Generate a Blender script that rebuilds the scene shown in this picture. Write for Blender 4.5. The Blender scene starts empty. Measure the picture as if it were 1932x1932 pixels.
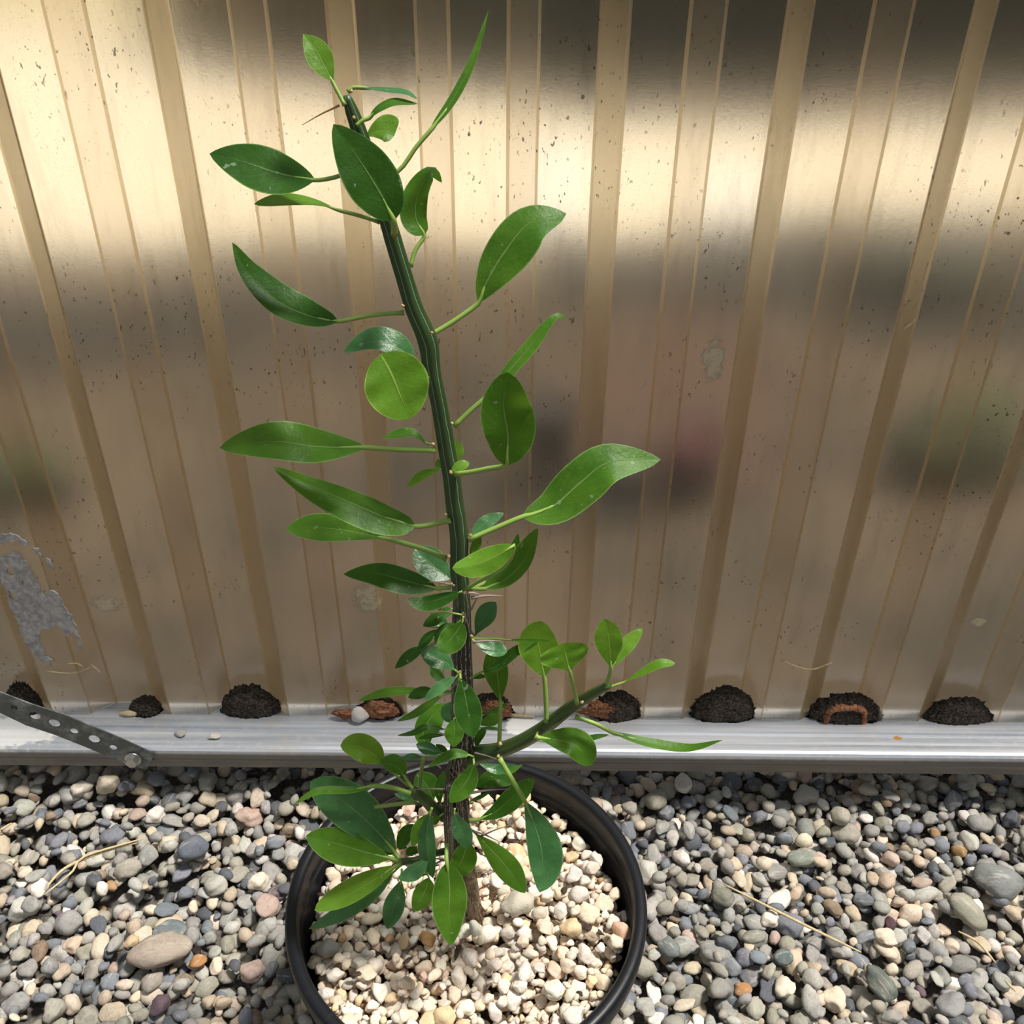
import bpy, bmesh, math, random
import numpy as np
from mathutils import Vector, Matrix

# ---------------------------------------------------------------- camera, sky, sun, exposure
SC = bpy.context.scene
COL = SC.collection
H = 0.8548                       # camera height over the gravel
TH = math.atan(1860 / 2700)      # downward tilt
RS = 0.0095                      # slight roll
F = 1860.0
CT, ST = math.cos(TH), math.sin(TH)
R0 = Vector((1, 0, 0)); U0 = Vector((0, ST, CT)); F0 = Vector((0, CT, -ST))
RC = (R0 + U0 * RS).normalized(); UC = (U0 - R0 * RS).normalized()
cam_d = bpy.data.cameras.new('camera'); cam = bpy.data.objects.new('camera', cam_d); COL.objects.link(cam)
m3 = Matrix((RC, UC, -F0)).transposed()
cam.matrix_world = Matrix.Translation((0, 0, H)) @ m3.to_4x4()
cam_d.sensor_width = 36; cam_d.lens = F / 1932 * 36; cam_d.clip_start = 0.02
SC.camera = cam

W = bpy.data.worlds.new('sky'); SC.world = W; W.use_nodes = True
wn = W.node_tree.nodes; wl_ = W.node_tree.links
bg = wn['Background']
tc = wn.new('ShaderNodeTexCoord'); sx = wn.new('ShaderNodeSeparateXYZ'); rp = wn.new('ShaderNodeValToRGB')
wl_.new(tc.outputs['Generated'], sx.inputs[0]); wl_.new(sx.outputs['Z'], rp.inputs[0]); wl_.new(rp.outputs[0], bg.inputs[0])
rp.color_ramp.elements[0].position = 0.0; rp.color_ramp.elements[0].color = (0.30, 0.29, 0.25, 1)
rp.color_ramp.elements[1].position = 0.6; rp.color_ramp.elements[1].color = (0.86, 0.92, 0.96, 1)
bg.inputs[1].default_value = 0.43

sun_d = bpy.data.lights.new('sun', 'SUN'); sun = bpy.data.objects.new('sun', sun_d); COL.objects.link(sun)
sun_d.energy = 5.1; sun_d.angle = math.radians(9); sun_d.color = (1.0, 0.955, 0.88)
sun.rotation_euler = Vector((0.36, 0.035, 0.93)).to_track_quat('Z', 'Y').to_euler()
SC.view_settings.view_transform = 'Standard'; SC.view_settings.look = 'None'
SC.view_settings.exposure = 0.0; SC.view_settings.gamma = 1.0; SC.view_settings.use_curve_mapping = False
SC.cycles.use_denoising = True
SC.cycles.max_bounces = 12; SC.cycles.transmission_bounces = 10; SC.cycles.transparent_max_bounces = 8

rnd = random.Random(7)
rng = np.random.default_rng(11)

# ---------------------------------------------------------------- helpers
def ray(px, py):
    u = (px - 966) / F; v = (966 - py) / F
    return F0 + RC * u + UC * v
def on_y(px, py, Y):
    d = ray(px, py); return Vector((0, 0, H)) + d * (Y / d.y)
def on_z(px, py, z):
    d = ray(px, py); return Vector((0, 0, H)) + d * ((z - H) / d.z)
def project(P):
    P = np.atleast_2d(np.asarray(P, float)) - np.array([0, 0, H])
    d = P @ np.array(F0); x = P @ np.array(RC); y = P @ np.array(UC)
    return 966 + F * x / d, 966 - F * y / d, d

def tag(o, label=None, cat=None, group=None, kind=None):
    if label: o['label'] = label
    if cat: o['category'] = cat
    if group: o['group'] = group
    if kind: o['kind'] = kind
    return o
def mesh_obj(name, verts, faces, mat=None, parent=None, smooth=True, uv=None):
    me = bpy.data.meshes.new(name)
    me.from_pydata([tuple(v) for v in verts], [], [tuple(f) for f in faces])
    if uv is not None:
        l = me.uv_layers.new(name='UVMap')
        idx = np.zeros(len(me.loops), int); me.loops.foreach_get('vertex_index', idx)
        l.data.foreach_set('uv', np.asarray(uv, float)[idx].ravel())
    if smooth: me.polygons.foreach_set('use_smooth', [True] * len(me.polygons))
    if mat: me.materials.append(mat)
    me.update()
    o = bpy.data.objects.new(name, me); COL.objects.link(o)
    if parent: o.parent = parent
    return o
def empty(name, loc=(0, 0, 0)):
    o = bpy.data.objects.new(name, None); COL.objects.link(o); o.location = loc; o.empty_display_size = .02; return o
def box(name, lo, hi, mat, parent=None, bevel=0):
    x0, y0, z0 = lo; x1, y1, z1 = hi
    v = [(x0,y0,z0),(x1,y0,z0),(x1,y1,z0),(x0,y1,z0),(x0,y0,z1),(x1,y0,z1),(x1,y1,z1),(x0,y1,z1)]
    f = [(0,3,2,1),(4,5,6,7),(0,1,5,4),(1,2,6,5),(2,3,7,6),(3,0,4,7)]
    o = mesh_obj(name, v, f, mat, parent, smooth=False)
    if bevel:
        b = o.modifiers.new('b', 'BEVEL'); b.width = bevel; b.segments = 3
    return o
def catmull(P, n):
    P = [np.asarray(p, float) for p in P]
    if len(P) == 2: return np.array([P[0] + (P[1] - P[0]) * t for t in np.linspace(0, 1, n)])
    Q = [2 * P[0] - P[1]] + P + [2 * P[-1] - P[-2]]
    seg = [np.linalg.norm(P[i + 1] - P[i]) for i in range(len(P) - 1)]
    cum = np.concatenate([[0], np.cumsum(seg)]); out = []
    for s in np.linspace(0, cum[-1], n):
        i = min(int(np.searchsorted(cum, s, 'right')) - 1, len(P) - 2); i = max(i, 0)
        t = (s - cum[i]) / max(seg[i], 1e-9)
        a, b, c, d = Q[i], Q[i + 1], Q[i + 2], Q[i + 3]
        out.append(.5 * ((2 * b) + (c - a) * t + (2 * a - 5 * b + 4 * c - d) * t * t + (3 * b - a - 3 * c + d) * t ** 3))
    return np.array(out)
def tube_data(P, R, k=8, flute=None, cap=True):
    P = np.asarray(P, float); n = len(P); V = []; Fc = []; UV = []
    T = np.gradient(P, axis=0); T /= np.linalg.norm(T, axis=1)[:, None] + 1e-12
    ref = np.array([0, 1.0, 0]) if abs(T[0][1]) < .9 else np.array([1.0, 0, 0])
    L = 0
    for i in range(n):
        if i: L += np.linalg.norm(P[i] - P[i - 1])
        a = np.cross(T[i], ref); a /= np.linalg.norm(a); b = np.cross(a, T[i])
        for j in range(k):
            ph = 2 * math.pi * j / k
            r = R[i] * (flute(ph, L, i) if flute else 1)
            V.append(P[i] + r * (math.cos(ph) * a + math.sin(ph) * b)); UV.append((j / k, L))
    for i in range(n - 1):
        for j in range(k):
            Fc.append((i * k + j, i * k + (j + 1) % k, (i + 1) * k + (j + 1) % k, (i + 1) * k + j))
    if cap:
        Fc.append(tuple(range(k - 1, -1, -1))); Fc.append(tuple((n - 1) * k + j for j in range(k)))
    return V, Fc, UV
def tube(name, P, R, mat, parent=None, k=8, flute=None):
    V, Fc, UV = tube_data(P, R, k, flute)
    return mesh_obj(name, V, Fc, mat, parent, uv=UV)
def lathe(name, prof, mat, parent=None, k=128, smooth=True):
    V = []; Fc = []; UV = []
    for i, (r, z) in enumerate(prof):
        for j in range(k):
            a = 2 * math.pi * j / k; V.append((r * math.cos(a), r * math.sin(a), z)); UV.append((j / k, z))
    for i in range(len(prof) - 1):
        for j in range(k):
            Fc.append((i * k + j, i * k + (j + 1) % k, (i + 1) * k + (j + 1) % k, (i + 1) * k + j))
    return mesh_obj(name, V, Fc, mat, parent, smooth, UV)

# ---- material helpers
class MT:
    def __init__(s, name, base=(.5, .5, .5), rough=.5, metal=0, spec=.5):
        s.m = bpy.data.materials.new(name); s.m.use_nodes = True
        s.n = s.m.node_tree.nodes; s.l = s.m.node_tree.links
        s.p = s.n['Principled BSDF']; s.out = s.n['Material Output']
        s.p.inputs['Base Color'].default_value = (*base, 1); s.p.inputs['Roughness'].default_value = rough
        s.p.inputs['Metallic'].default_value = metal; s.p.inputs['Specular IOR Level'].default_value = spec
    def new(s, t, **kw):
        x = s.n.new(t)
        for k, v in kw.items(): setattr(x, k, v)
        return x
    def coord(s, which='Object'):
        return s.new('ShaderNodeTexCoord').outputs[which]
    def noise(s, vec, scale, detail=4, rough=.6, dim='3D'):
        x = s.new('ShaderNodeTexNoise'); x.inputs['Scale'].default_value = scale
        x.inputs['Detail'].default_value = detail; x.inputs['Roughness'].default_value = rough
        if vec is not None: s.l.new(vec, x.inputs['Vector'])
        return x.outputs['Fac']
    def mapping(s, vec, scale=(1, 1, 1), loc=(0, 0, 0)):
        x = s.new('ShaderNodeMapping'); s.l.new(vec, x.inputs['Vector'])
        x.inputs['Scale'].default_value = scale; x.inputs['Location'].default_value = loc
        return x.outputs[0]
    def ramp(s, fac, stops):
        x = s.new('ShaderNodeValToRGB'); s.l.new(fac, x.inputs[0]); e = x.color_ramp.elements
        e[0].position, e[0].color = stops[0][0], (*stops[0][1], 1)
        e[1].position, e[1].color = stops[-1][0], (*stops[-1][1], 1)
        for p_, c_ in stops[1:-1]:
            q = e.new(p_); q.color = (*c_, 1)
        return x.outputs[0]
    def step(s, fac, a, b):
        return s.ramp(fac, [(a, (0, 0, 0)), (b, (1, 1, 1))])
    def mix(s, fac, a, b, mode='MIX'):
        x = s.new('ShaderNodeMix', data_type='RGBA', blend_type=mode)
        for sock, v in ((x.inputs[0], fac), (x.inputs[6], a), (x.inputs[7], b)):
            if hasattr(v, 'is_output'): s.l.new(v, sock)
            elif isinstance(v, (tuple, list)): sock.default_value = (*v[:3], 1)
            else: sock.default_value = v
        return x.outputs[2]
    def math(s, op, a, b=0.0):
        x = s.new('ShaderNodeMath', operation=op)
        for i, v in enumerate((a, b)):
            if hasattr(v, 'is_output'): s.l.new(v, x.inputs[i])
            else: x.inputs[i].default_value = v
        return x.outputs[0]
    def bump(s, h, strength=.3, dist=.001, normal=None):
        x = s.new('ShaderNodeBump'); x.inputs['Strength'].default_value = strength; x.inputs['Distance'].default_value = dist
        s.l.new(h, x.inputs['Height']); 
        if normal is not None: s.l.new(normal, x.inputs['Normal'])
        s.l.new(x.outputs[0], s.p.inputs['Normal']); return x.outputs[0]
    def color(s, c): s.l.new(c, s.p.inputs['Base Color'])
    def blob(s, vec, cx, cz, rx, rz):
        """soft ellipse mask in the x-z plane, 1 inside"""
        sp = s.new('ShaderNodeSeparateXYZ'); s.l.new(vec, sp.inputs[0])
        a = s.math('DIVIDE', s.math('SUBTRACT', sp.outputs[0], cx), rx)
        b = s.math('DIVIDE', s.math('SUBTRACT', sp.outputs[2], cz), rz)
        r = s.math('ADD', s.math('MULTIPLY', a, a), s.math('MULTIPLY', b, b))
        return s.math('SUBTRACT', 1.0, r)

# ---------------------------------------------------------------- materials
def leaf_material(name, c1, c2, vein, trans, tcol):
    t = MT(name, c1, .33 if 'glauc' in name else .42); t.p.inputs['Specular IOR Level'].default_value = .55 if 'glauc' in name else .28
    uvn = t.new('ShaderNodeUVMap').outputs[0]; oc = t.coord()
    sp = t.new('ShaderNodeSeparateXYZ'); t.l.new(uvn, sp.inputs[0])
    u, v = sp.outputs[0], sp.outputs[1]
    off = t.math('ABSOLUTE', t.math('SUBTRACT', v, .5))                # 0 midrib .. .5 edge
    n1 = t.noise(oc, 130, 3); n2 = t.noise(oc, 35, 2)
    base = t.mix(t.step(n2, .35, .65), c1, c2)
    base = t.mix(t.math('MULTIPLY', t.step(n1, .45, .7), .35), base, tuple(x * .62 for x in c1))
    # side veins running forward from the midrib
    ph = t.math('ADD', t.math('MULTIPLY', u, 9.0), t.math('MULTIPLY', off, -7.0))
    ph = t.math('ADD', ph, t.math('MULTIPLY', n2, 2.2))
    fr = t.math('ABSOLUTE', t.math('SUBTRACT', t.math('FRACT', ph), .5))
    sv = t.math('MULTIPLY', t.step(t.math('SUBTRACT', .06, fr), 0, .06), .15)
    base = t.mix(sv, base, vein)
    wid = t.math('MULTIPLY', t.math('SUBTRACT', 1.08, u), .030)
    mr = t.step(t.math('SUBTRACT', wid, off), 0, .010)
    base = t.mix(t.math('MULTIPLY', mr, .8), base, vein)
    edge = t.step(off, .468, .490)
    base = t.mix(t.math('MULTIPLY', edge, .75), base, vein)
    spt = t.noise(oc, 210, 2, .5); base = t.mix(t.math('MULTIPLY', t.step(spt, .70, .74), .45), base, (.40, .52, .38))
    t.color(base)
    hgt = t.math('ADD', t.math('MULTIPLY', n1, .6), t.math('MULTIPLY', mr, -.5))
    n3 = t.noise(oc, 420, 3, .7); hgt = t.math('ADD', hgt, t.math('MULTIPLY', n3, .35))
    nb = t.bump(hgt, .6, .0011)
    tr = t.new('ShaderNodeBsdfTranslucent'); t.l.new(t.mix(.6, base, tcol), tr.inputs[0])
    mx = t.new('ShaderNodeMixShader'); mx.inputs[0].default_value = trans
    t.l.new(t.p.outputs[0], mx.inputs[1]); t.l.new(tr.outputs[0], mx.inputs[2]); t.l.new(mx.outputs[0], t.out.inputs[0])
    return t.m
LEAF = {  # leaf tones from yellow-green to dark and bluish green, picked leaf by leaf
    'y': leaf_material('yellow_green_leaf', (.115, .285, .020), (.165, .36, .030), (.42, .58, .14), .42, (.42, .68, .05)),
    'm': leaf_material('leaf', (.050, .165, .012), (.095, .235, .018), (.30, .46, .15), .38, (.28, .55, .03)),
    'd': leaf_material('dark_green_leaf', (.020, .082, .007), (.038, .125, .010), (.19, .34, .10), .32, (.16, .40, .02)),
    'b': leaf_material('glaucous_leaf', (.045, .165, .050), (.090, .260, .085), (.26, .42, .18), .30, (.14, .36, .06)),
}
t = MT('petiole', (.26, .40, .08), .4); oc = t.coord()
gn = t.new('ShaderNodeNewGeometry'); sp = t.new('ShaderNodeSeparateXYZ'); t.l.new(gn.outputs['Normal'], sp.inputs[0])
t.color(t.mix(t.step(t.math('ADD', t.math('MULTIPLY', sp.outputs[2], -.5), t.noise(oc, 60, 2)), .55, .95), (.27, .42, .08), (.34, .16, .05)))
M_PET = t.m

def stem_material(name, upper, upper2, line, lower=None, lowline=None, zsw=None):
    t = MT(name, upper, .38); uvn = t.new('ShaderNodeUVMap').outputs[0]; oc = t.coord()
    sp = t.new('ShaderNodeSeparateXYZ'); t.l.new(uvn, sp.inputs[0])
    nz = t.noise(t.mapping(uvn, (3, 30, 1)), 1.0, 2); nz2 = t.noise(oc, 90, 4); nf = t.noise(t.mapping(uvn, (8, 60, 1)), 3.0, 4)
    ph = t.math('ADD', t.math('MULTIPLY', sp.outputs[0], 6.0), t.math('MULTIPLY', nz, .55))
    fr = t.math('ABSOLUTE', t.math('SUBTRACT', t.math('FRACT', ph), .5))
    thin = t.step(t.math('SUBTRACT', .045, fr), 0, .03)
    base = t.mix(nz2, upper, upper2)
    base = t.mix(t.math('MULTIPLY', thin, .75), base, line)
    if lower:
        ph2 = t.math('ADD', t.math('MULTIPLY', sp.outputs[0], 13.0), t.math('MULTIPLY', nf, 1.6))
        fr2 = t.math('ABSOLUTE', t.math('SUBTRACT', t.math('FRACT', ph2), .5))
        th2 = t.step(t.math('SUBTRACT', .075, fr2), 0, .03)
        lo = t.mix(t.math('MULTIPLY', th2, .9), t.mix(nz2, lower, tuple(x * .5 for x in lower)), lowline)
        # fibrous pale base
        zz = t.new('ShaderNodeSeparateXYZ'); t.l.new(oc, zz.inputs[0])
        lo = t.mix(t.step(t.math('ADD', zz.outputs[2], t.math('MULTIPLY', nf, .05)), .215, .265), t.mix(t.step(nf, .4, .62), (.07, .045, .03), (.42, .33, .22)), lo)
        base = t.mix(t.step(t.math('ADD', zz.outputs[2], t.math('MULTIPLY', nf, .02)), zsw - .01, zsw + .02), lo, base)
    t.color(base); t.bump(t.math('ADD', nz2, thin), .4, .0006)
    return t.m
M_STEM = stem_material('stem_bark', (.022, .055, .016), (.05, .095, .025), (.50, .58, .50), (.022, .013, .012), (.46, .43, .36), .485)
M_BRANCH = stem_material('branch_bark', (.035, .075, .018), (.075, .12, .03), (.13, .20, .07))
M_THORN = MT('thorn', (.30, .23, .20), .5).m
M_THORN2 = MT('young_thorn', (.42, .26, .10), .5).m
M_BUD = MT('bud', (.50, .33, .16), .7).m

def grained(t, base, oc, amount=.35, scale=160, spots=None):
    n = t.noise(oc, scale, 5, .7); n2 = t.noise(oc, scale * .25, 3)
    c = t.mix(t.math('MULTIPLY', t.step(n, .45, .75), amount), base, (.10, .09, .08), 'MULTIPLY')
    c = t.mix(t.math('MULTIPLY', t.step(n2, .5, .8), .45), c, t.mix(.5, base, (.72, .62, .50)))
    return c, n
def stone_material(name, individual, pumice):
    t = MT(name, (.5, .5, .5), .85 if pumice else .7); t.p.inputs['Specular IOR Level'].default_value = .25
    oc = t.coord()
    if individual:
        oi = t.new('ShaderNodeObjectInfo'); base = oi.outputs['Color']
        ad = t.new('ShaderNodeVectorMath', operation='ADD'); t.l.new(oc, ad.inputs[0])
        cb = t.new('ShaderNodeCombineXYZ'); t.l.new(t.math('MULTIPLY', oi.outputs['Random'], 9.0), cb.inputs[0]); t.l.new(cb.outputs[0], ad.inputs[1])
        vec = ad.outputs[0]
    else:
        at = t.new('ShaderNodeAttribute', attribute_name='stone'); base = at.outputs['Color']; vec = oc
    if pumice:
        n = t.noise(vec, 420, 5, .75); n2 = t.noise(vec, 110, 3)
        c = t.mix(t.math('MULTIPLY', t.step(n2, .56, .78), .5), base, (.70, .42, .18))
        vo = t.new('ShaderNodeTexVoronoi'); vo.inputs['Scale'].default_value = 900; t.l.new(vec, vo.inputs['Vector'])
        pit = t.step(vo.outputs['Distance'], .12, .3)
        c = t.mix(t.math('MULTIPLY', t.math('SUBTRACT', 1.0, pit), t.step(n, .5, .62)), c, (.14, .11, .09))
        t.color(c); t.bump(t.math('ADD', n, t.math('MULTIPLY', pit, .4)), .6, .0009)
    else:
        n = t.noise(vec, 300, 5, .7); n2 = t.noise(vec, 75, 4)
        c = t.mix(t.math('MULTIPLY', t.step(n, .47, .7), .42), base, (.30, .28, .26), 'MULTIPLY')
        c = t.mix(t.math('MULTIPLY', t.step(n2, .52, .68), .45), c, t.mix(.55, base, (.55, .49, .40)))
        mp = t.noise(t.mapping(vec, (60, 260, 60)), 1.0, 4)
        c = t.mix(t.math('MULTIPLY', t.step(mp, .60, .66), .35), c, (.66, .62, .56))
        fine = t.noise(vec, 1500, 3, .8)
        c = t.mix(t.math('MULTIPLY', t.step(fine, .52, .72), .35), c, (.20, .18, .16), 'MULTIPLY')
        t.color(c); t.bump(t.math('ADD', n, t.math('MULTIPLY', fine, .4)), .7, .0009)
    return t.m
M_GRAVEL1 = stone_material('gravel_stone', True, False); M_GRAVEL = stone_material('gravel_bed_stone', False, False)
M_PUM1 = stone_material('pumice_stone', True, True); M_PUM = stone_material('pumice_bed_stone', False, True)

# pot plastic
t = MT('black_plastic', (.010, .011, .014), .38); oc = t.coord(); sp = t.new('ShaderNodeSeparateXYZ'); t.l.new(oc, sp.inputs[0])
n = t.noise(t.mapping(oc, (60, 60, 60)), 1.0, 5); 
ring = t.new('ShaderNodeTexWave', wave_type='BANDS', bands_direction='Z'); ring.inputs['Scale'].default_value = 130; ring.inputs['Distortion'].default_value = .6
t.l.new(oc, ring.inputs['Vector'])
gr = t.noise(t.mapping(oc, (22, 22, 700)), 1.0, 3)
inner = t.step(t.math('SUBTRACT', .193, sp.outputs[2]), 0, .004)
c = t.mix(t.math('MULTIPLY', t.step(gr, .56, .7), t.math('MULTIPLY', inner, .45)), (.009, .010, .013), (.13, .10, .075))
c = t.mix(t.math('MULTIPLY', t.step(n, .64, .76), .3), c, (.07, .08, .09))
t.p.inputs['Specular IOR Level'].default_value = .32
t.color(c); t.bump(t.math('ADD', t.math('MULTIPLY', ring.outputs['Fac'], .6), t.math('MULTIPLY', n, .3)), .35, .0008)
M_POT = t.m

# galvanised rail: streaks along x, front with brown streaks and painted-in shade
RZG = .078
t = MT('galvanised_steel', (.62, .64, .68), .38, .5); oc = t.coord()
st = t.noise(t.mapping(oc, (3, 160, 160)), 1.0, 4); sp_ = t.noise(oc, 120, 5); lo = t.noise(oc, 14, 4)
c = t.mix(t.step(st, .35, .65), (.42, .45, .51), (.70, .72, .77))
c = t.mix(t.math('MULTIPLY', t.step(sp_, .5, .75), .5), c, (.72, .70, .68))
c = t.mix(t.math('MULTIPLY', t.step(lo, .55, .8), .5), c, (.56, .50, .42))
sx_ = t.new('ShaderNodeSeparateXYZ'); t.l.new(oc, sx_.inputs[0])
def xy_blob(cx, cy, rx, ry, lo_=.25, hi=.55):
    a = t.math('DIVIDE', t.math('SUBTRACT', sx_.outputs[0], cx), rx); b = t.math('DIVIDE', t.math('SUBTRACT', sx_.outputs[1], cy), ry)
    r = t.math('ADD', t.math('MULTIPLY', a, a), t.math('MULTIPLY', b, b))
    return t.step(t.math('SUBTRACT', t.math('ADD', 1.0, t.math('MULTIPLY', t.math('SUBTRACT', sp_, .5), 2.2)), r), lo_, hi)
P_ = on_z(986, 1368, .078); w1 = xy_blob(P_.x, P_.y, .019, .014, -.1, .25)
c = t.mix(w1, c, (.93, .92, .90))
P_ = on_z(1695, 1391, .078); w2 = xy_blob(P_.x, P_.y, .006, .004)
c = t.mix(w2, c, (.60, .26, .05))
P_ = on_z(10, 1380, .078); w3 = xy_blob(P_.x, P_.y, .07, .03)
c = t.mix(t.math('MULTIPLY', w3, .6), c, (.78, .77, .75))
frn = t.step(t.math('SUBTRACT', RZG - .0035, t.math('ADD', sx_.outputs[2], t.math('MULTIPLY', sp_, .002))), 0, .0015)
c = t.mix(t.math('MULTIPLY', frn, .88), c, t.mix(st, (.08, .07, .055), (.25, .23, .19)))  # darkens the front face: shade put into the colour, along with brown streaks
t.color(c)
msk = t.math('MAXIMUM', t.math('MAXIMUM', w1, w2), w3)
t.l.new(t.math('SUBTRACT', .45, t.math('MULTIPLY', msk, .42)), t.p.inputs['Metallic'])
t.l.new(t.math('ADD', .30, t.math('MULTIPLY', st, .28)), t.p.inputs['Roughness'])
t.bump(t.math('ADD', st, t.math('MULTIPLY', sp_, .5)), .25, .0005)
M_RAIL = t.m
t = MT('dull_zinc', (.20, .22, .24), .45, .7); oc = t.coord(); n = t.noise(oc, 60, 5, .7)
t.color(t.mix(t.step(n, .45, .7), (.13, .145, .15), (.34, .37, .40))); t.bump(n, .2, .0004); M_ZINC = t.m
M_BOLT = MT('bolt_zinc', (.55, .53, .50), .3, .9).m

# translucent bronze sheet
def sheet_material(name, tint, grime, gfac, rough):
    t = MT(name, tint, rough); oc = t.coord()
    t.p.inputs['Transmission Weight'].default_value = 1.0; t.p.inputs['IOR'].default_value = 1.5
    t.p.inputs['Specular IOR Level'].default_value = .5
    spk = t.noise(oc, 420, 4, .75); fleck = t.noise(oc, 160, 3, .6); drip = t.noise(t.mapping(oc, (55, 55, 9)), 1.0, 5, .7); cloud = t.noise(t.mapping(oc, (7, 7, 4)), 1.0, 4)
    dif = t.new('ShaderNodeBsdfDiffuse'); trl = t.new('ShaderNodeBsdfTranslucent'); gm = t.new('ShaderNodeMixShader'); gm.inputs[0].default_value = .55
    gc = t.mix(t.step(spk, .58, .72), grime, tuple(min(1, x * 1.5 + .05) for x in grime))
    gc = t.mix(t.math('MULTIPLY', t.step(fleck, .70, .74), .8), gc, (.62, .55, .42))
    # pale scuffs with a shape of their own
    sc = None
    for (px, py, rx, rz) in ((1345, 682, .011, .024), (690, 1150, .018, .022), (190, 1160, .02, .012), (1860, 1195, .012, .008)):
        P_ = on_y(px, py, .741); b = t.step(t.math('ADD', t.blob(oc, P_.x, P_.z, rx, rz), t.math('MULTIPLY', t.math('SUBTRACT', fleck, .5), 2.4)), .15, .8)
        sc = b if sc is None else t.math('MAXIMUM', sc, b)
    gc = t.mix(t.math('MULTIPLY', sc, .8), gc, (.96, .88, .70))
    t.l.new(gc, dif.inputs[0]); t.l.new(gc, trl.inputs[0])
    t.l.new(dif.outputs[0], gm.inputs[1]); t.l.new(trl.outputs[0], gm.inputs[2])
    fac = t.math('ADD', gfac, t.math('MULTIPLY', t.step(drip, .5, .8), .13))
    fac = t.math('ADD', fac, t.math('MULTIPLY', t.step(spk, .62, .72), .14))
    fac = t.math('ADD', fac, t.math('MULTIPLY', t.step(cloud, .5, .8), .08))
    fac = t.math('MAXIMUM', fac, t.math('MULTIPLY', sc, .78))
    dk = t.noise(t.mapping(oc, (1, 1, .55), (3, 1, 7)), 330, 2, .5); dens = t.step(t.noise(oc, 9, 3), .42, .62)
    dkm = t.math('MULTIPLY', t.step(dk, .68, .71), dens)
    fac = t.math('MAXIMUM', fac, t.math('MULTIPLY', dkm, .8))
    l2 = t.noise(oc, 700, 3, .7)
    fac = t.math('MAXIMUM', fac, t.math('MULTIPLY', t.step(l2, .60, .68), .22))
    gc2 = t.mix(dkm, gc, (.16, .09, .05)); t.l.new(gc2, dif.inputs[0]); t.l.new(gc2, trl.inputs[0])
    mx = t.new('ShaderNodeMixShader'); t.l.new(fac, mx.inputs[0])
    t.l.new(t.p.outputs[0], mx.inputs[1]); t.l.new(gm.outputs[0], mx.inputs[2]); t.l.new(mx.outputs[0], t.out.inputs[0])
    t.bump(t.math('ADD', t.math('MULTIPLY', spk, .3), drip), .12, .0008)
    return t.m
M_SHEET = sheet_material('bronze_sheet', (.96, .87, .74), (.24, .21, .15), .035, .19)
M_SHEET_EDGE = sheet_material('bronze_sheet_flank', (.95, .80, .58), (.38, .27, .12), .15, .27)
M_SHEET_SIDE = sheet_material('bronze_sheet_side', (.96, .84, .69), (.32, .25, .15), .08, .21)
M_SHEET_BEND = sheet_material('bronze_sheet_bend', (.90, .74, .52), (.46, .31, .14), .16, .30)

def simple(name, c1, c2, scale=40, rough=.8, bump=.4, dist=.002, lo=.4, hi=.65):
    t = MT(name, c1, rough); oc = t.coord(); n = t.noise(oc, scale, 5, .7)
    t.color(t.mix(t.step(n, lo, hi), c1, c2)); t.bump(n, bump, dist); return t.m
M_GROUND = simple('dark_grit', (.055, .050, .045), (.16, .14, .12), 260)
M_SOILDARK = simple('moist_soil', (.030, .018, .012), (.10, .06, .035), 350)
M_MUD = simple('dried_mud', (.026, .018, .012), (.22, .17, .125), 420, dist=.004, bump=.9, lo=.45, hi=.7)
M_RUST = simple('rust_clay', (.20, .06, .025), (.48, .24, .12), 260, dist=.003)
M_BARK = simple('bark', (.025, .014, .010), (.09, .055, .04), 400)
M_STRAW = simple('straw', (.50, .38, .20), (.70, .58, .36), 200, bump=.2)
M_SEAL = simple('old_sealant', (.36, .35, .36), (.66, .63, .62), 160, dist=.003)
M_SHELL = simple('snail_shell', (.62, .45, .22), (.82, .72, .50), 120, rough=.4)

# ---------------------------------------------------------------- structure: ground, fence sheet, rail
def plane(name, x0, x1, y0, y1, z, mat, label=None):
    o = mesh_obj(name, [(x0, y0, z), (x1, y0, z), (x1, y1, z), (x0, y1, z)], [(0, 1, 2, 3)], mat, smooth=False)
    o['kind'] = 'structure'; return o
GZ = -.020
plane('ground', -1.6, 1.6, -1.5, .86, GZ - .002, M_GROUND)
# ground of the yard behind the fence
M_YARD = simple('brown_yard_soil', (.040, .033, .023), (.135, .102, .068), 1.7, bump=.1, lo=.38, hi=.62)
M_PATH = simple('pale_path', (.80, .72, .56), (.90, .84, .72), 1.6, bump=.05)
plane('floor_yard', -9, 9, .86, 16, GZ - .003, M_YARD)
PATHS = []
def patch(name, pts, z, mat, th=.03):
    n = len(pts); V = [(x, y, z) for x, y in pts] + [(x, y, z - th) for x, y in pts]
    Fc = [tuple(range(n)), tuple(range(2 * n - 1, n - 1, -1))] + [(i, i + n, (i + 1) % n + n, (i + 1) % n) for i in range(n)]
    return mesh_obj(name, V, Fc, mat, smooth=False)

# corrugated sheet (closed thin slab) ----------------------------------------
P0, PER = .0049, .0629
WY = .741; DEP = .0165; SL = .0106
xs = []
def sheet_profile():
    pts = []; flank = []
    for k in range(-13, 13):
        c = P0 + PER * k
        y_left = WY if k % 2 == 1 else WY + DEP       # cell left of flank k  (cells k..k+1 recessed for odd k)
        y_right = WY + DEP if k % 2 == 1 else WY
        pts += [(c - SL, y_left), (c + SL, y_right)]
    return pts
pp = sheet_profile()
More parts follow.
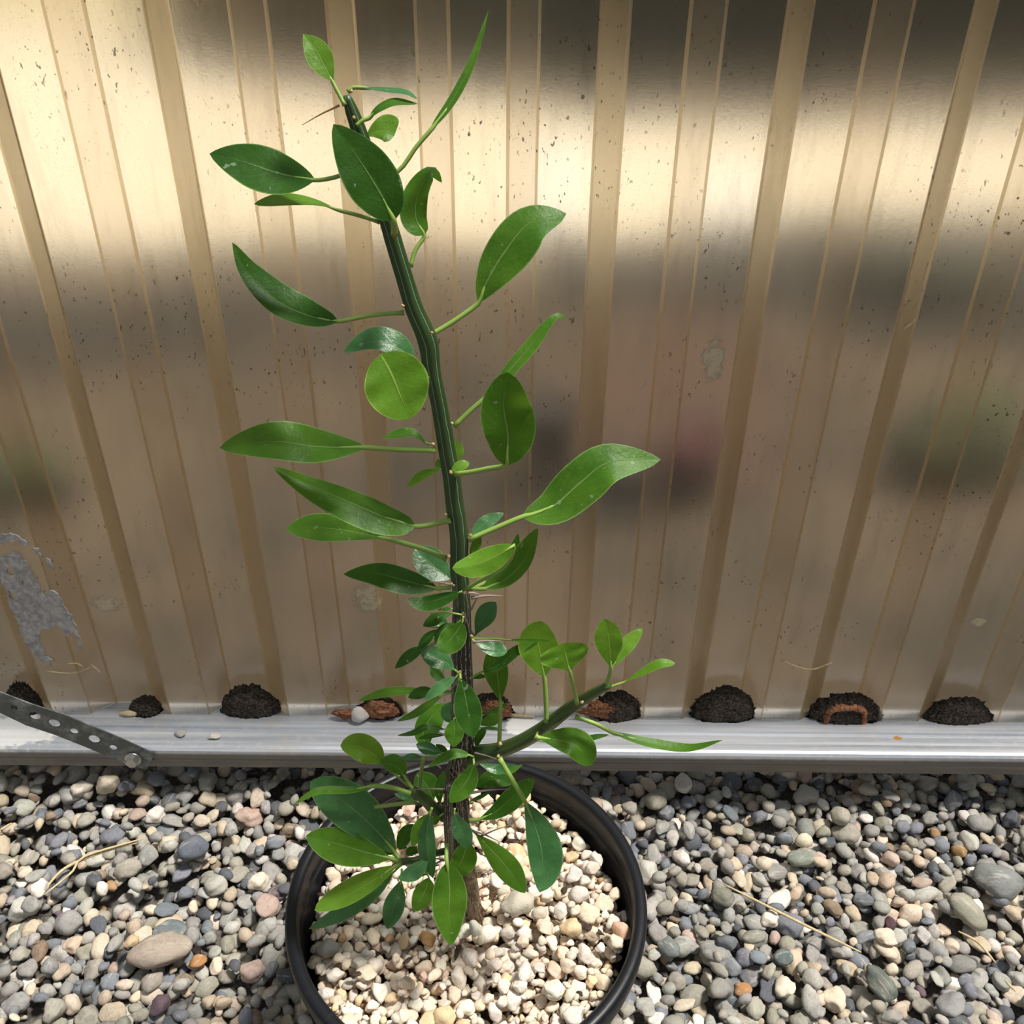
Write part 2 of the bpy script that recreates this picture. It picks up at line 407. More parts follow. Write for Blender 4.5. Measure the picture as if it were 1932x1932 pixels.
# round the bends slightly
prof = []; PT = []
for i, (x, y) in enumerate(pp):
    if 0 < i < len(pp) - 1:
        a = np.array(pp[i - 1]); b = np.array((x, y)); c_ = np.array(pp[i + 1])
        d1 = (a - b) / np.linalg.norm(a - b); d2 = (c_ - b) / np.linalg.norm(c_ - b); r = .0013
        for tt in (0, .33, .67, 1):
            q = (1 - tt) ** 2 * (b + d1 * r) + 2 * tt * (1 - tt) * b + tt ** 2 * (b + d2 * r); prof.append(tuple(q)); PT.append(i)
    else: prof.append((x, y)); PT.append(i)
TH_S = .0014; ZB, ZT = .0785, .86
n = len(prof); V = []; Fc = []; MI = []
nrm = []
for i in range(n):
    a = np.array(prof[max(i - 1, 0)]); b = np.array(prof[min(i + 1, n - 1)]); d = b - a; d /= np.linalg.norm(d); nrm.append((-d[1], d[0]))
for z in (ZB, ZT):
    for off in (0, TH_S):
        for i in range(n): V.append((prof[i][0] + nrm[i][0] * off, prof[i][1] + nrm[i][1] * off, z))
def vi(zi, oi, i): return zi * 2 * n + oi * n + i
for i in range(n - 1):
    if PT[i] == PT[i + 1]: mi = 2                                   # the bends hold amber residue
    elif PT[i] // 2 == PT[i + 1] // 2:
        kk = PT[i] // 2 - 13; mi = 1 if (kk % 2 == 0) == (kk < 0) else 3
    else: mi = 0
    Fc.append((vi(0, 0, i), vi(0, 0, i + 1), vi(1, 0, i + 1), vi(1, 0, i))); MI.append(mi)
    Fc.append((vi(0, 1, i + 1), vi(0, 1, i), vi(1, 1, i), vi(1, 1, i + 1))); MI.append(mi)
    Fc.append((vi(0, 0, i + 1), vi(0, 0, i), vi(0, 1, i), vi(0, 1, i + 1))); MI.append(mi)
    Fc.append((vi(1, 0, i), vi(1, 0, i + 1), vi(1, 1, i + 1), vi(1, 1, i))); MI.append(mi)
Fc.append((vi(0, 0, 0), vi(1, 0, 0), vi(1, 1, 0), vi(0, 1, 0))); MI.append(0)
Fc.append((vi(0, 0, n - 1), vi(0, 1, n - 1), vi(1, 1, n - 1), vi(1, 0, n - 1))); MI.append(0)
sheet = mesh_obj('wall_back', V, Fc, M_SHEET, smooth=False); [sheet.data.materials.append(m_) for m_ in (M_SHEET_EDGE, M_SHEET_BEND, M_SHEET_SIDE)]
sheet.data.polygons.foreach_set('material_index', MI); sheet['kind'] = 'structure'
sheet['label'] = 'translucent bronze corrugated plastic sheet fence'

# rail: profile in y-z extruded along x
RY0, RY1, RZ0, RZ1 = .6925, .7585, .050, .078
def rail_prof():
    p = [(RY1, RZ0), (RY0 + .004, RZ0), (RY0 + .001, RZ0 + .001), (RY0, RZ0 + .004)]
    p += [(RY0, RZ0 + .012), (RY0 + .0012, RZ0 + .0135), (RY0, RZ0 + .015), (RY0, RZ1 - .006), (RY0 + .0008, RZ1 - .003), (RY0 + .003, RZ1 - .0008), (RY0 + .006, RZ1)]
    p += [(RY0 + .012, RZ1 - .0003), (RY0 + .016, RZ1 - .0010), (RY0 + .027, RZ1 - .0010), (RY0 + .0285, RZ1 - .0022), (RY0 + .030, RZ1 - .0010), (RY0 + .0315, RZ1 - .0022), (RY0 + .033, RZ1 - .0005), (RY0 + .040, RZ1), (RY1, RZ1)]
    return p
rp_ = rail_prof(); n = len(rp_); V = []; Fc = []
for x in (-1.05, 1.05):
    V += [(x, y, z) for y, z in rp_]
for i in range(n): Fc.append((i, (i + 1) % n, n + (i + 1) % n, n + i))
Fc.append(tuple(range(n - 1, -1, -1))); Fc.append(tuple(range(n, 2 * n)))
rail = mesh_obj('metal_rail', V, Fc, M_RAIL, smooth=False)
tag(rail, 'long galvanised steel rail carrying the corrugated sheet above the gravel', 'rail')
ft = rail
for x in (-.93, .93):
    box('foot_block', (x - .04, .70, GZ - .002), (x + .04, .752, RZ0), M_ZINC, rail)

# ---------------------------------------------------------------- pot
PC = Vector((-.031, .4466, 0)); RIM = .2
pot = empty('plant_pot', PC); tag(pot, 'round black plastic nursery pot filled with white pumice, standing in the gravel', 'pot')
lathe('pot_body', [(.0, .003), (.095, .003), (.099, .001), (.1015, .004), (.1245, .168), (.1262, .1715), (.1268, .176), (.1268, .182), (.1255, .186), (.1238, .172), (.1215, .150), (.100, .012), (0, .010)], M_POT, pot)
lathe('rim', [(.1262, .176), (.1318, .1765), (.1336, .1785), (.1346, .184), (.1350, .1935), (.1343, .1978), (.1325, .1998), (.1300, .2004), (.1270, .2000), (.1252, .1980), (.1246, .193), (.1246, .180), (.1262, .176)], M_POT, pot)

# ---------------------------------------------------------------- stones
def ico(sub):
    bm = bmesh.new(); bmesh.ops.create_icosphere(bm, subdivisions=sub, radius=1)
    v = np.array([x.co[:] for x in bm.verts]); f = np.array([[x.index for x in q.verts] for q in bm.faces]); bm.free(); return v, f
ICO2, ICO3, ICO5 = ico(2), ico(3), ico(5)
def stone(sub, kind, seed):
    """unit stone, kind: round / oval / flat / chunky"""
    r = np.random.default_rng(seed); v, f = {2: ICO2, 3: ICO3, 5: ICO5}[sub]; p = v.copy()
    nf = {'round': 7, 'oval': 8, 'flat': 9, 'chunky': 15}[kind]; lo = {'round': .76, 'oval': .74, 'flat': .70, 'chunky': .60}[kind]
    for _ in range(nf):
        d = r.normal(size=3); d /= np.linalg.norm(d); h = r.uniform(lo, .97)
        e = p @ d - h; p -= np.outer(np.maximum(e, 0) * .93, d)
    for fr_, am in ((2.0, .07), (4.6, .025), (9., .010)) + (((8.0, .022), (13., .014)) if kind == 'chunky' else ()):
        for _ in range(3):
            d = r.normal(size=3); p *= (1 + am * np.sin(fr_ * (v @ d) + r.uniform(0, 6.28)))[:, None]
    return p, f
KSC = {'round': (1, .84, .66), 'oval': (1, .62, .50), 'flat': (1, .74, .36), 'chunky': (1, .80, .66)}
KW = {'round': 'rounded', 'oval': 'oval', 'flat': 'flat', 'chunky': 'angular'}
class Field:
    def __init__(s, x0, x1, y0, y1, z0fn, res=.0018):
        s.x0, s.y0, s.res = x0, y0, res; s.nx = int((x1 - x0) / res); s.ny = int((y1 - y0) / res)
        X, Y = np.meshgrid(x0 + (np.arange(s.nx) + .5) * res, y0 + (np.arange(s.ny) + .5) * res, indexing='ij'); s.X, s.Y = X, Y
        s.h = z0fn(X, Y)
    def at(s, x, y):
        return s.h[min(max(int((x - s.x0) / s.res), 0), s.nx - 1), min(max(int((y - s.y0) / s.res), 0), s.ny - 1)]
    def drop(s, x, y, a, b, c, yaw, sink):
        R = max(a, b); i0 = max(int((x - R - s.x0) / s.res), 0); i1 = min(int((x + R - s.x0) / s.res) + 2, s.nx)
        j0 = max(int((y - R - s.y0) / s.res), 0); j1 = min(int((y + R - s.y0) / s.res) + 2, s.ny)
        if i1 <= i0 or j1 <= j0: return None
        dx = s.X[i0:i1, j0:j1] - x; dy = s.Y[i0:i1, j0:j1] - y; ca, sa = math.cos(yaw), math.sin(yaw)
        q = ((dx * ca + dy * sa) / a) ** 2 + ((-dx * sa + dy * ca) / b) ** 2; m = q < .80
        if not m.any(): return None
        cap = c * np.sqrt(np.clip(1 - q, 0, 1)); hh = s.h[i0:i1, j0:j1]
        zc = np.percentile((hh + cap)[m], 88) - sink * c
        m2 = q < 1
        hh[m2] = np.maximum(hh[m2], zc + cap[m2]); return zc
def scatter(field, N, sizef, kinds, kp, ok, sink, cand=9, base=lambda x, y: 0):
    out = []
    for i in range(N):
        best = None
        for _ in range(cand):
            x = field.x0 + rnd.random() * field.nx * field.res; y = field.y0 + rnd.random() * field.ny * field.res
            if not ok(x, y): continue
            h = field.at(x, y) - base(x, y)
            if best is None or h < best[0]: best = (h, x, y)
        if best is None: continue
        _, x, y = best; kind = rnd.choices(kinds, kp)[0]; a = sizef(); s1, s2, s3 = KSC[kind]
        s2 *= rnd.uniform(.85, 1.12); s3 *= rnd.uniform(.85, 1.15); yaw = rnd.uniform(0, 6.283)
        z = field.drop(x, y, a, a * s2, a * s3, yaw, sink)
        if z is None: continue
        out.append(dict(p=(x, y, z), s=(a, a * s2, a * s3), yaw=yaw, tilt=(rnd.gauss(0, .22), rnd.gauss(0, .22)), kind=kind, var=rnd.randrange(7)))
    return out
GP = [('grey', (.345, .335, .315), 30), ('olive grey', (.385, .360, .300), 22), ('blue-grey', (.220, .235, .265), 14), ('dark slate', (.120, .128, .145), 6),
      ('pale grey', (.50, .48, .44), 15), ('tan', (.58, .47, .35), 12), ('cream', (.72, .61, .48), 8), ('white', (.82, .76, .69), 4), ('brown', (.30, .22, .16), 2),
      ('orange', (.46, .26, .12), .4), ('purple', (.16, .115, .135), .8), ('pinkish', (.56, .43, .36), 1.4)]
PP = [('white', (.82, .735, .635), 34), ('cream', (.80, .665, .515), 38), ('pale grey', (.72, .66, .58), 18), ('yellowish', (.80, .60, .38), 6), ('rusty', (.52, .32, .17), 1), ('pinkish', (.74, .52, .42), 1)]
def pick_color(tab):
    w = [q[2] for q in tab]; q = rnd.choices(tab, w)[0]; j = rnd.uniform(.86, 1.12)
    return q[0], tuple(min(.92, c * j * rnd.uniform(.97, 1.03)) for c in q[1])

def gravel_base(X, Y):
    z = np.full(np.shape(X), GZ)
    z += .016 * np.clip((-X - .18) / .25, 0, 1) * np.clip((Y - .60) / .10, 0, 1)       # heaped against the rail on the left
    z += .003 * np.sin(X * 17 + 1) * np.sin(Y * 21)
    return z
gf = Field(-.74, .74, .14, .79, gravel_base)
okg = lambda x, y: math.hypot(x - PC.x, y - PC.y) > .1095 and y < .775
gsz = lambda: min(max(rnd.lognormvariate(math.log(.0080), .27), .0046), .0150)
G = scatter(gf, 8300, gsz, ['round', 'oval', 'flat', 'chunky'], [.24, .26, .22, .28], okg, .30, 9, lambda x, y: float(gravel_base(np.array(x), np.array(y))))
for g in G: g['col'] = pick_color(GP)
def nearest(lst, px, py, z):
    P = on_z(px, py, z); return min(lst, key=lambda g: (g['p'][0] - P.x) ** 2 + (g['p'][1] - P.y) ** 2 - 2e-2 * min(g['p'][2] - z, .004))
# pebbles of the photo that stand out: (px, py, length px, kind, tone, screen angle)
SPEC = [(300, 1796, 108, 'oval', ('pinkish', (.40, .33, .27)), 17), (371, 1803, 32, 'round', ('orange', (.46, .22, .08)), 40), (486, 1655, 42, 'chunky', ('white', (.78, .68, .56)), 60),
        (370, 1620, 56, 'round', ('blue-grey', (.15, .165, .20)), 20), (314, 1748, 60, 'flat', ('blue-grey', (.17, .20, .21)), -5), (302, 1893, 44, 'chunky', ('purple', (.15, .105, .125)), 50),
        (157, 1508, 44, 'chunky', ('white', (.80, .72, .62)), 25), (295, 1540, 40, 'chunky', ('white', (.82, .76, .70)), 70), (1682, 1735, 36, 'oval', ('purple', (.11, .06, .075)), 75),
        (1672, 1768, 50, 'chunky', ('cream', (.80, .70, .56)), 15), (1454, 1733, 40, 'chunky', ('white', (.85, .76, .66)), 60), (1813, 1594, 32, 'chunky', ('orange', (.42, .24, .10)), -30),
        (1480, 1860, 54, 'chunky', ('cream', (.78, .70, .56)), 70), (1578, 1873, 58, 'chunky', ('cream', (.80, .68, .52)), 70), (1660, 1860, 76, 'oval', ('dark slate', (.13, .15, .13)), -60),
        (1824, 1722, 84, 'oval', ('olive grey', (.34, .33, .26)), -55), (1876, 1671, 82, 'round', ('grey', (.24, .25, .24)), -20), (1513, 1618, 52, 'oval', ('olive grey', (.27, .30, .25)), 5),
        (1402, 1862, 34, 'round', ('orange', (.48, .24, .10)), 0), (1365, 1690, 46, 'round', ('olive grey', (.25, .25, .20)), -30), (1261, 1795, 44, 'round', ('grey', (.20, .22, .21)), -50),
        (1477, 1806, 38, 'round', ('dark slate', (.13, .17, .17)), 10), (253, 1790, 30, 'chunky', ('tan', (.66, .50, .32)), 20), (1420, 1772, 44, 'oval', ('olive grey', (.30, .30, .25)), 10)]
for (px, py, Lp, kind, colr, ang) in SPEC:
    P = on_z(px, py, .004); d = project([P])[2][0]; a = Lp / F * d / 2; s1, s2, s3 = KSC[kind]
    yaw = math.radians(ang); gx = gf.drop(P.x, P.y, a, a * s2, a * s3, yaw, .55)
    for g in G:     # clear what would poke through
        if g['p'][2] > gx - a * s3 * .2 and (g['p'][0] - P.x) ** 2 + (g['p'][1] - P.y) ** 2 < (a * .55) ** 2: g['dead'] = True
    G.append(dict(p=(P.x, P.y, gx), s=(a, a * s2, a * s3), yaw=yaw, tilt=(.05, .05), kind=kind, var=rnd.randrange(7), col=colr, star=True))
G = [g for g in G if not g.get('dead')]

PZ = .150
pf = Field(PC.x - .128, PC.x + .128, PC.y - .128, PC.y + .128, lambda X, Y: np.full_like(X, PZ) - .004 * np.clip((Y - PC.y) / .1, -1, 1))
okp = lambda x, y: math.hypot(x - PC.x, y - PC.y) < .1175
psz = lambda: min(max(rnd.lognormvariate(math.log(.0043), .34), .0022), .0085)
PM = scatter(pf, 2300, psz, ['chunky', 'round', 'oval'], [.84, .08, .08], okp, .25, 8)
for g in PM: g['col'] = pick_color(PP)
PSPEC = [(978, 1724, 64, 'chunky', ('pale grey', (.55, .51, .42)), 5), (1182, 1716, 34, 'chunky', ('white', (.82, .76, .66)), 20), (1078, 1768, 44, 'chunky', ('yellowish', (.76, .58, .36)), -10), (1160, 1795, 36, 'chunky', ('cream', (.76, .66, .52)), -40),
         (808, 1778, 38, 'chunky', ('rusty', (.40, .23, .10)), -10), (1170, 1772, 44, 'chunky', ('pinkish', (.74, .46, .34)), -50), (1045, 1880, 50, 'chunky', ('white', (.80, .74, .63)), 10), (694, 1850, 46, 'chunky', ('cream', (.76, .66, .50)), 45),
         (620, 1795, 44, 'chunky', ('pale grey', (.50, .47, .42)), 0), (1018, 1730, 30, 'round', ('pale grey', (.6, .55, .46)), 0), (990, 1862, 40, 'oval', ('white', (.80, .74, .66)), 80), (958, 1762, 34, 'chunky', ('pale grey', (.56, .51, .44)), 0)]
for (px, py, Lp, kind, colr, ang) in PSPEC:
    P = on_z(px, py, .170); d = project([P])[2][0]; a = Lp / F * d / 2; s1, s2, s3 = KSC[kind]; yaw = math.radians(ang)
    gx = pf.drop(P.x, P.y, a, a * s2, a * s3, yaw, .5)
    for g in PM:
        if g['p'][2] > gx - a * s3 * .2 and (g['p'][0] - P.x) ** 2 + (g['p'][1] - P.y) ** 2 < (a * .55) ** 2: g['dead'] = True
    PM.append(dict(p=(P.x, P.y, gx), s=(a, a * s2, a * s3), yaw=yaw, tilt=(.05, .05), kind=kind, var=rnd.randrange(7), col=colr, star=True))
PM = [g for g in PM if not g.get('dead')]

def rot_of(g):
    return (Matrix.Rotation(g['yaw'], 3, 'Z') @ Matrix.Rotation(g['tilt'][0], 3, 'X') @ Matrix.Rotation(g['tilt'][1], 3, 'Y'))
def visible_rank(lst, field, hidden):
    for g in lst:
        x, y, z = g['p']; X, Y, D = project([(x, y, z + g['s'][2])]); X, Y, D = X[0], Y[0], D[0]
        top = z + g['s'][2]; cover = 0
        for dx, dy in ((0, 0), (.5, 0), (-.5, 0), (0, .5), (0, -.5)):
            xx = x + dx * g['s'][0]; yy = y + dy * g['s'][1]
            if field.at(xx, yy) > top - g['s'][2] * .35: cover += 1
        cov = field.at(x, y) - top
        score = g['s'][0] * g['s'][1] / D / D * (1 if cov < .0012 else .15) * (1 - .13 * cover + .0)
        if not (5 < X < 1927 and 5 < Y < 1927) or hidden(x, y, z, X, Y): score = 0
        if g.get('star') and score > 0: score += 1
        g['score'] = score; g['scr'] = (X, Y)
    return sorted(lst, key=lambda g: -g['score'])
def in_rim(X, Y):      # is this picture point over the pot's outline?
    P = on_z(X, Y, .19); return math.hypot(P.x - PC.x, P.y - PC.y) < .138
gr_hidden = lambda x, y, z, X, Y: in_rim(X, Y) or Y < 1462
pm_hidden = lambda x, y, z, X, Y: False
G = visible_rank(G, gf, gr_hidden); PM = visible_rank(PM, pf, pm_hidden)
def build_bed(name, lst, mat, kindset):
    VV, FF, CC = [], [], []; off = 0; cache = {}
    for g in lst:
        key = (g['kind'], g['var'])
        if key not in cache: cache[key] = stone(2, g['kind'], hash_seed(key))
        p, f = cache[key]; R = np.array(rot_of(g)); q = (p * np.array(g['s'])) @ R.T + np.array(g['p'])
        VV.append(q); FF.append(f + off); off += len(q); CC.append(np.tile(np.array([*g['col'][1], 1.0]), (len(q), 1)))
    V = np.concatenate(VV); Fq = np.concatenate(FF); C = np.concatenate(CC)
    me = bpy.data.meshes.new(name); me.vertices.add(len(V)); me.vertices.foreach_set('co', V.ravel())
    me.loops.add(Fq.size); me.loops.foreach_set('vertex_index', Fq.ravel())
    me.polygons.add(len(Fq)); me.polygons.foreach_set('loop_start', np.arange(0, Fq.size, 3)); me.polygons.foreach_set('loop_total', np.full(len(Fq), 3))
    me.polygons.foreach_set('use_smooth', [True] * len(Fq)); me.update(calc_edges=True)
    at = me.color_attributes.new('stone', 'FLOAT_COLOR', 'POINT'); at.data.foreach_set('color', C.ravel())
    me.materials.append(mat); o = bpy.data.objects.new(name, me); COL.objects.link(o); return o
def hash_seed(key): return sum(ord(c) for c in key[0]) * 31 + key[1] * 977
def zone_gravel(X, Y):
    side = 'left' if X < 880 else 'right'
    if Y < 1545: row = 'beside the rail'
    elif Y < 1640: row = 'below the rail'
    elif Y < 1740: row = 'level with the pot'
    elif Y < 1840: row = 'in the lower gravel'
    else: row = 'near the bottom edge'
    if side == 'left': colm = 'far left' if X < 190 else ('left' if X < 390 else 'left beside pot')
    else: colm = 'right beside pot' if X < 1420 else ('right' if X < 1680 else 'far right')
    return row + ', ' + colm
def zone_pumice(X, Y):
    dx, dy = X - 880, Y - 1720
    row = 'at back' if dy < -90 else ('at middle' if dy < 60 else 'at front')
    colm = 'left' if dx < -170 else ('centre-left' if dx < -30 else ('centre-right' if dx < 130 else 'right'))
    return f'{row} {colm} of the pot'
ORD = ['first', 'second', 'third', 'fourth', 'fifth', 'sixth', 'seventh', 'eighth', 'ninth', 'tenth', 'eleventh', 'twelfth']
def label_all(lst, noun, zone):
    med = sorted(g['score'] for g in lst)[len(lst) // 2]
    groups = {}
    for g in lst:
        size = 'larger' if g['s'][0] > lst_big[noun] else ('small' if g['s'][0] < lst_small[noun] else 'medium')
        g['base'] = f"{size} {g['col'][0]} {KW[g['kind']]} {noun} {zone(*g['scr'])}"
        groups.setdefault(g['base'], []).append(g)
    for k, gs in groups.items():
        if len(gs) == 1: gs[0]['lab'] = k; continue
        gs.sort(key=lambda g: g['scr'][0]); n_ = len(gs)
        for i, g in enumerate(gs):
            if n_ == 2: pre = ['left one of two', 'right one of two'][i]
            elif i == 0: pre = 'leftmost of'
            elif i == n_ - 1: pre = 'rightmost of'
            else: pre = f'{ORD[min(i, 11)]} from left of'
            g['lab'] = pre + ' ' + k
lst_big = {'pebble': .0125, 'chip': .0072}; lst_small = {'pebble': .0102, 'chip': .0058}
def build_individuals(lst, nm, noun, mat, zone, group, cat):
    label_all(lst, noun, zone); cache = {}
    for g in lst:
        key = (g['kind'], g['var'])
        if key not in cache:
            p, f = stone(3, g['kind'], hash_seed(key)); me = bpy.data.meshes.new(nm)
            me.from_pydata(p.tolist(), [], f.tolist()); me.polygons.foreach_set('use_smooth', [True] * len(f)); me.materials.append(mat); me.update()
            # bake the proportions of the kind in, so copies stay near-uniformly scaled
            cache[key] = me
        o = bpy.data.objects.new(nm, cache[key]); COL.objects.link(o)
        o.matrix_world = Matrix.Translation(g['p']) @ rot_of(g).to_4x4() @ Matrix.Diagonal((*g['s'], 1))
        o.color = (*g['col'][1], 1); tag(o, g['lab'], cat, group)
# materials use object coordinates: individuals are unit stones, so give them their own texture scale
def rescale(mat, k):
    for nd in mat.node_tree.nodes:
        if nd.type == 'TEX_NOISE' and nd.inputs['Scale'].default_value > 5: nd.inputs['Scale'].default_value *= k
        if nd.type == 'TEX_VORONOI': nd.inputs['Scale'].default_value *= k
        if nd.type == 'MAPPING': nd.inputs['Scale'].default_value = [q * k for q in nd.inputs['Scale'].default_value]
rescale(M_GRAVEL1, .010); rescale(M_PUM1, .0062)
build_individuals(G[:300], 'pebble', 'pebble', M_GRAVEL1, zone_gravel, 'pebbles of the gravel around the pot', 'pebble')
build_individuals(PM[:300], 'pumice_chip', 'chip', M_PUM1, zone_pumice, 'pumice chips in the pot', 'pumice stone')
gb = build_bed('gravel', G[300:], M_GRAVEL, None); tag(gb, 'bed of mixed grey, tan and white pebbles covering the ground', 'gravel', None, 'stuff')
pb = build_bed('pumice', PM[300:], M_PUM, None); tag(pb, 'bed of fine white pumice filling the pot', 'pumice', None, 'stuff')
sb = lathe('potting_soil', [(0, PZ - .012), (.118, PZ - .012), (.1195, PZ - .002), (.117, PZ + .002), (0, PZ + .002)], M_SOILDARK, None, 64)
sb.location = PC; tag(sb, 'dark soil showing between the pumice chips', 'soil', None, 'stuff')

# bark chips among the pumice
for i, (px, py, L, w, ang, lab) in enumerate([
    (1107, 1763, 72, 14, -27, 'long dark bark sliver in the pumice at right of the pot'), (1063, 1687, 16, 12, 50, 'square dark bark chip below the large right-hand leaf'),
    (770, 1811, 26, 9, 35, 'dark brown bark chip among the pumice left of centre'), (864, 1795, 40, 9, 75, 'thin dark bark sliver upright below the lowest leaf'),
    (990, 1696, 20, 12, -40, 'small black bark chip between two hanging leaves'), (1093, 1610, 22, 10, -40, 'dark bark chip at back right of the pot'),
    (970, 1579, 30, 9, -10, 'dark bark chip behind the hanging leaf, back of pot'), (672, 1850, 26, 12, 10, 'dark bark chip at front left of the pumice'),
    (604, 1675, 18, 14, 0, 'round dark bark piece at far left of pot'), (1094, 1872, 16, 8, -30, 'tiny dark bark chip at front right of pot')]):
    P = on_z(px, py, .176); P.z = pf.at(P.x, P.y) + .0006; d = project([P])[2][0]; a = L / F * d / 2; b = w / F * d / 2
    p, f = stone(3, 'chunky', 400 + i); R = np.array(Matrix.Rotation(math.radians(ang), 3, 'Z'))
    q = (p * np.array([a, b, b * .6])) @ R.T
    o = mesh_obj('bark_chip', q, f, M_BARK); o.location = P; tag(o, lab, 'bark chip', 'bark chips in the pot')

# ---------------------------------------------------------------- plant
SY = .447
plant = empty('thorny_shrub', (on_z(899, 1745, .17).x, SY, .165))
tag(plant, 'tall thorny succulent shrub with green leaves growing in the black pot', 'potted plant')
bpy.context.view_layer.update()
def local(o, parent):     # keep world geometry while parenting
    o.parent = parent; o.matrix_parent_inverse = Matrix.Translation(-Vector(plant.location))
    return o
def attach(o):
    o.parent = plant; o.matrix_parent_inverse = Matrix.Translation(-plant.location); return o
STEM = [(654, 180, 7), (662, 205, 12), (674, 238, 14), (695, 300, 15), (722, 385, 15), (741, 450, 16), (762, 520, 16), (781, 580, 17), (806, 640, 19), (815, 700, 16), (828, 760, 15),
        (840, 830, 16), (851, 895, 16), (858, 950, 17), (866, 1010, 17), (866, 1070, 17), (871, 1130, 16), (871, 1180, 18), (871, 1225, 19), (873, 1290, 20), (873, 1350, 21), (872, 1410, 22),
        (863, 1465, 19), (865, 1510, 20), (870, 1560, 18), (878, 1620, 16), (890, 1680, 13), (899, 1750, 14), (900, 1768, 14)]
SP = catmull([(x, y) for x, y, r in STEM], 150); SR = np.interp(np.linspace(0, 1, 150), np.linspace(0, 1, len(STEM)), [r for *_, r in STEM])
# radius must follow arc position
cum = np.concatenate([[0], np.cumsum([math.dist(STEM[i][:2], STEM[i + 1][:2]) for i in range(len(STEM) - 1)])])
SR = np.interp(np.linspace(0, cum[-1], 150), cum, [r for *_, r in STEM])
P3 = [on_y(x, y, SY) for x, y in SP]; R3 = [r / F * project([p])[2][0] for r, p in zip(SR, P3)]
fl = lambda ph, L, i: 1 + .06 * math.cos(5 * ph + L * 6) + (.10 * math.sin(9 * ph + L * 140) * math.sin(3 * ph - L * 90) if i > 118 else 0)
attach(tube('stem', [tuple(p) for p in P3], R3, M_STEM, None, 40, fl))
def stem_x(py):
    i = int(np.argmin(abs(SP[:, 1] - py))); return SP[i][0], SR[i]
def pxtube(name, pts, Ys, rads, mat, n=14, k=10, flute=None):
    q = catmull(pts, n); Y = np.interp(np.linspace(0, 1, n), np.linspace(0, 1, len(Ys)), Ys); r = np.interp(np.linspace(0, 1, n), np.linspace(0, 1, len(rads)), rads)
    P = [on_y(a, b, y) for (a, b), y in zip(q, Y)]; R = [rr / F * project([p])[2][0] for rr, p in zip(r, P)]
    return tube(name, [tuple(p) for p in P], R, mat, None, k, flute)
fb = lambda ph, L, i: 1 + .05 * math.cos(5 * ph)
attach(pxtube('branch', [(880, 1432), (905, 1422), (940, 1416), (985, 1398), (1030, 1370), (1075, 1335), (1110, 1313), (1148, 1292)], [SY, SY - .01, SY - .03], [19, 16, 14, 14, 13, 12, 10, 8], M_BRANCH, 40, 20, fb))
attach(pxtube('branch', [(842, 1540), (822, 1530), (800, 1508), (776, 1490)], [SY, SY - .012], [13, 12, 10, 9], M_BRANCH, 20, 16, fb))
attach(pxtube('branch', [(848, 1604), (815, 1612), (785, 1622), (758, 1626)], [SY, SY - .012], [7, 6, 6, 7], M_BRANCH, 16, 12, fb))
attach(pxtube('branch', [(846, 1480), (845, 1530), (847, 1580), (852, 1640), (862, 1700)], [SY - .014, SY - .016, SY - .012, SY - .006, SY], [6, 9, 9, 8, 8], M_STEM, 24, 16, fb))

def strands(name, rows, mat, seed, lab):
    r = random.Random(seed); V, Fc, UV = [], [], []
    for (x0, y0, x1, y1, rad, wob) in rows:
        pts = []; m_ = max(int(math.dist((x0, y0), (x1, y1)) / 16), 3)
        for i in range(m_ + 1):
            tt = i / m_; pts.append((x0 + (x1 - x0) * tt + r.uniform(-wob, wob), y0 + (y1 - y0) * tt + r.uniform(-wob, wob) * .4))
        q = catmull(pts, m_ * 3); P = [tuple(on_y(a, b, SY - r_of(a, b) - .0006)) for a, b in q]; R = [rad / F * .72] * len(P)
        v, f, u = tube_data(P, R, 5); o_ = len(V); V += v; Fc += [tuple(i + o_ for i in ff) for ff in f]; UV += u
    o = attach(mesh_obj(name, V, Fc, mat, None, True, UV)); o['label'] = lab
def r_of(a, b):
    x, r = stem_x(b); k = min(abs(a - x) / max(r, 1), .98); return r / F * .70 * math.sqrt(1 - k * k)
M_FIBRE = simple('bark_fibre', (.20, .13, .075), (.46, .36, .24), 150)
rr_ = random.Random(3)
strands('bark_fibres', [(878 + rr_.uniform(-12, 12), 1600 + rr_.uniform(-30, 40), 899 + rr_.uniform(-14, 15), 1742 + rr_.uniform(-25, 10), rr_.uniform(.9, 1.7), 3.5) for _ in range(30)], M_FIBRE, 4, 'tan fibrous strands around the stem base')
strands('bark_fibres', [(856 + rr_.uniform(-14, 16), 1448 + rr_.uniform(-20, 30), 862 + rr_.uniform(-16, 16), 1500 + rr_.uniform(-20, 40), rr_.uniform(.6, 1.1), 6) for _ in range(16)], M_FIBRE, 5, 'pale tangled fibres on the lower stem')

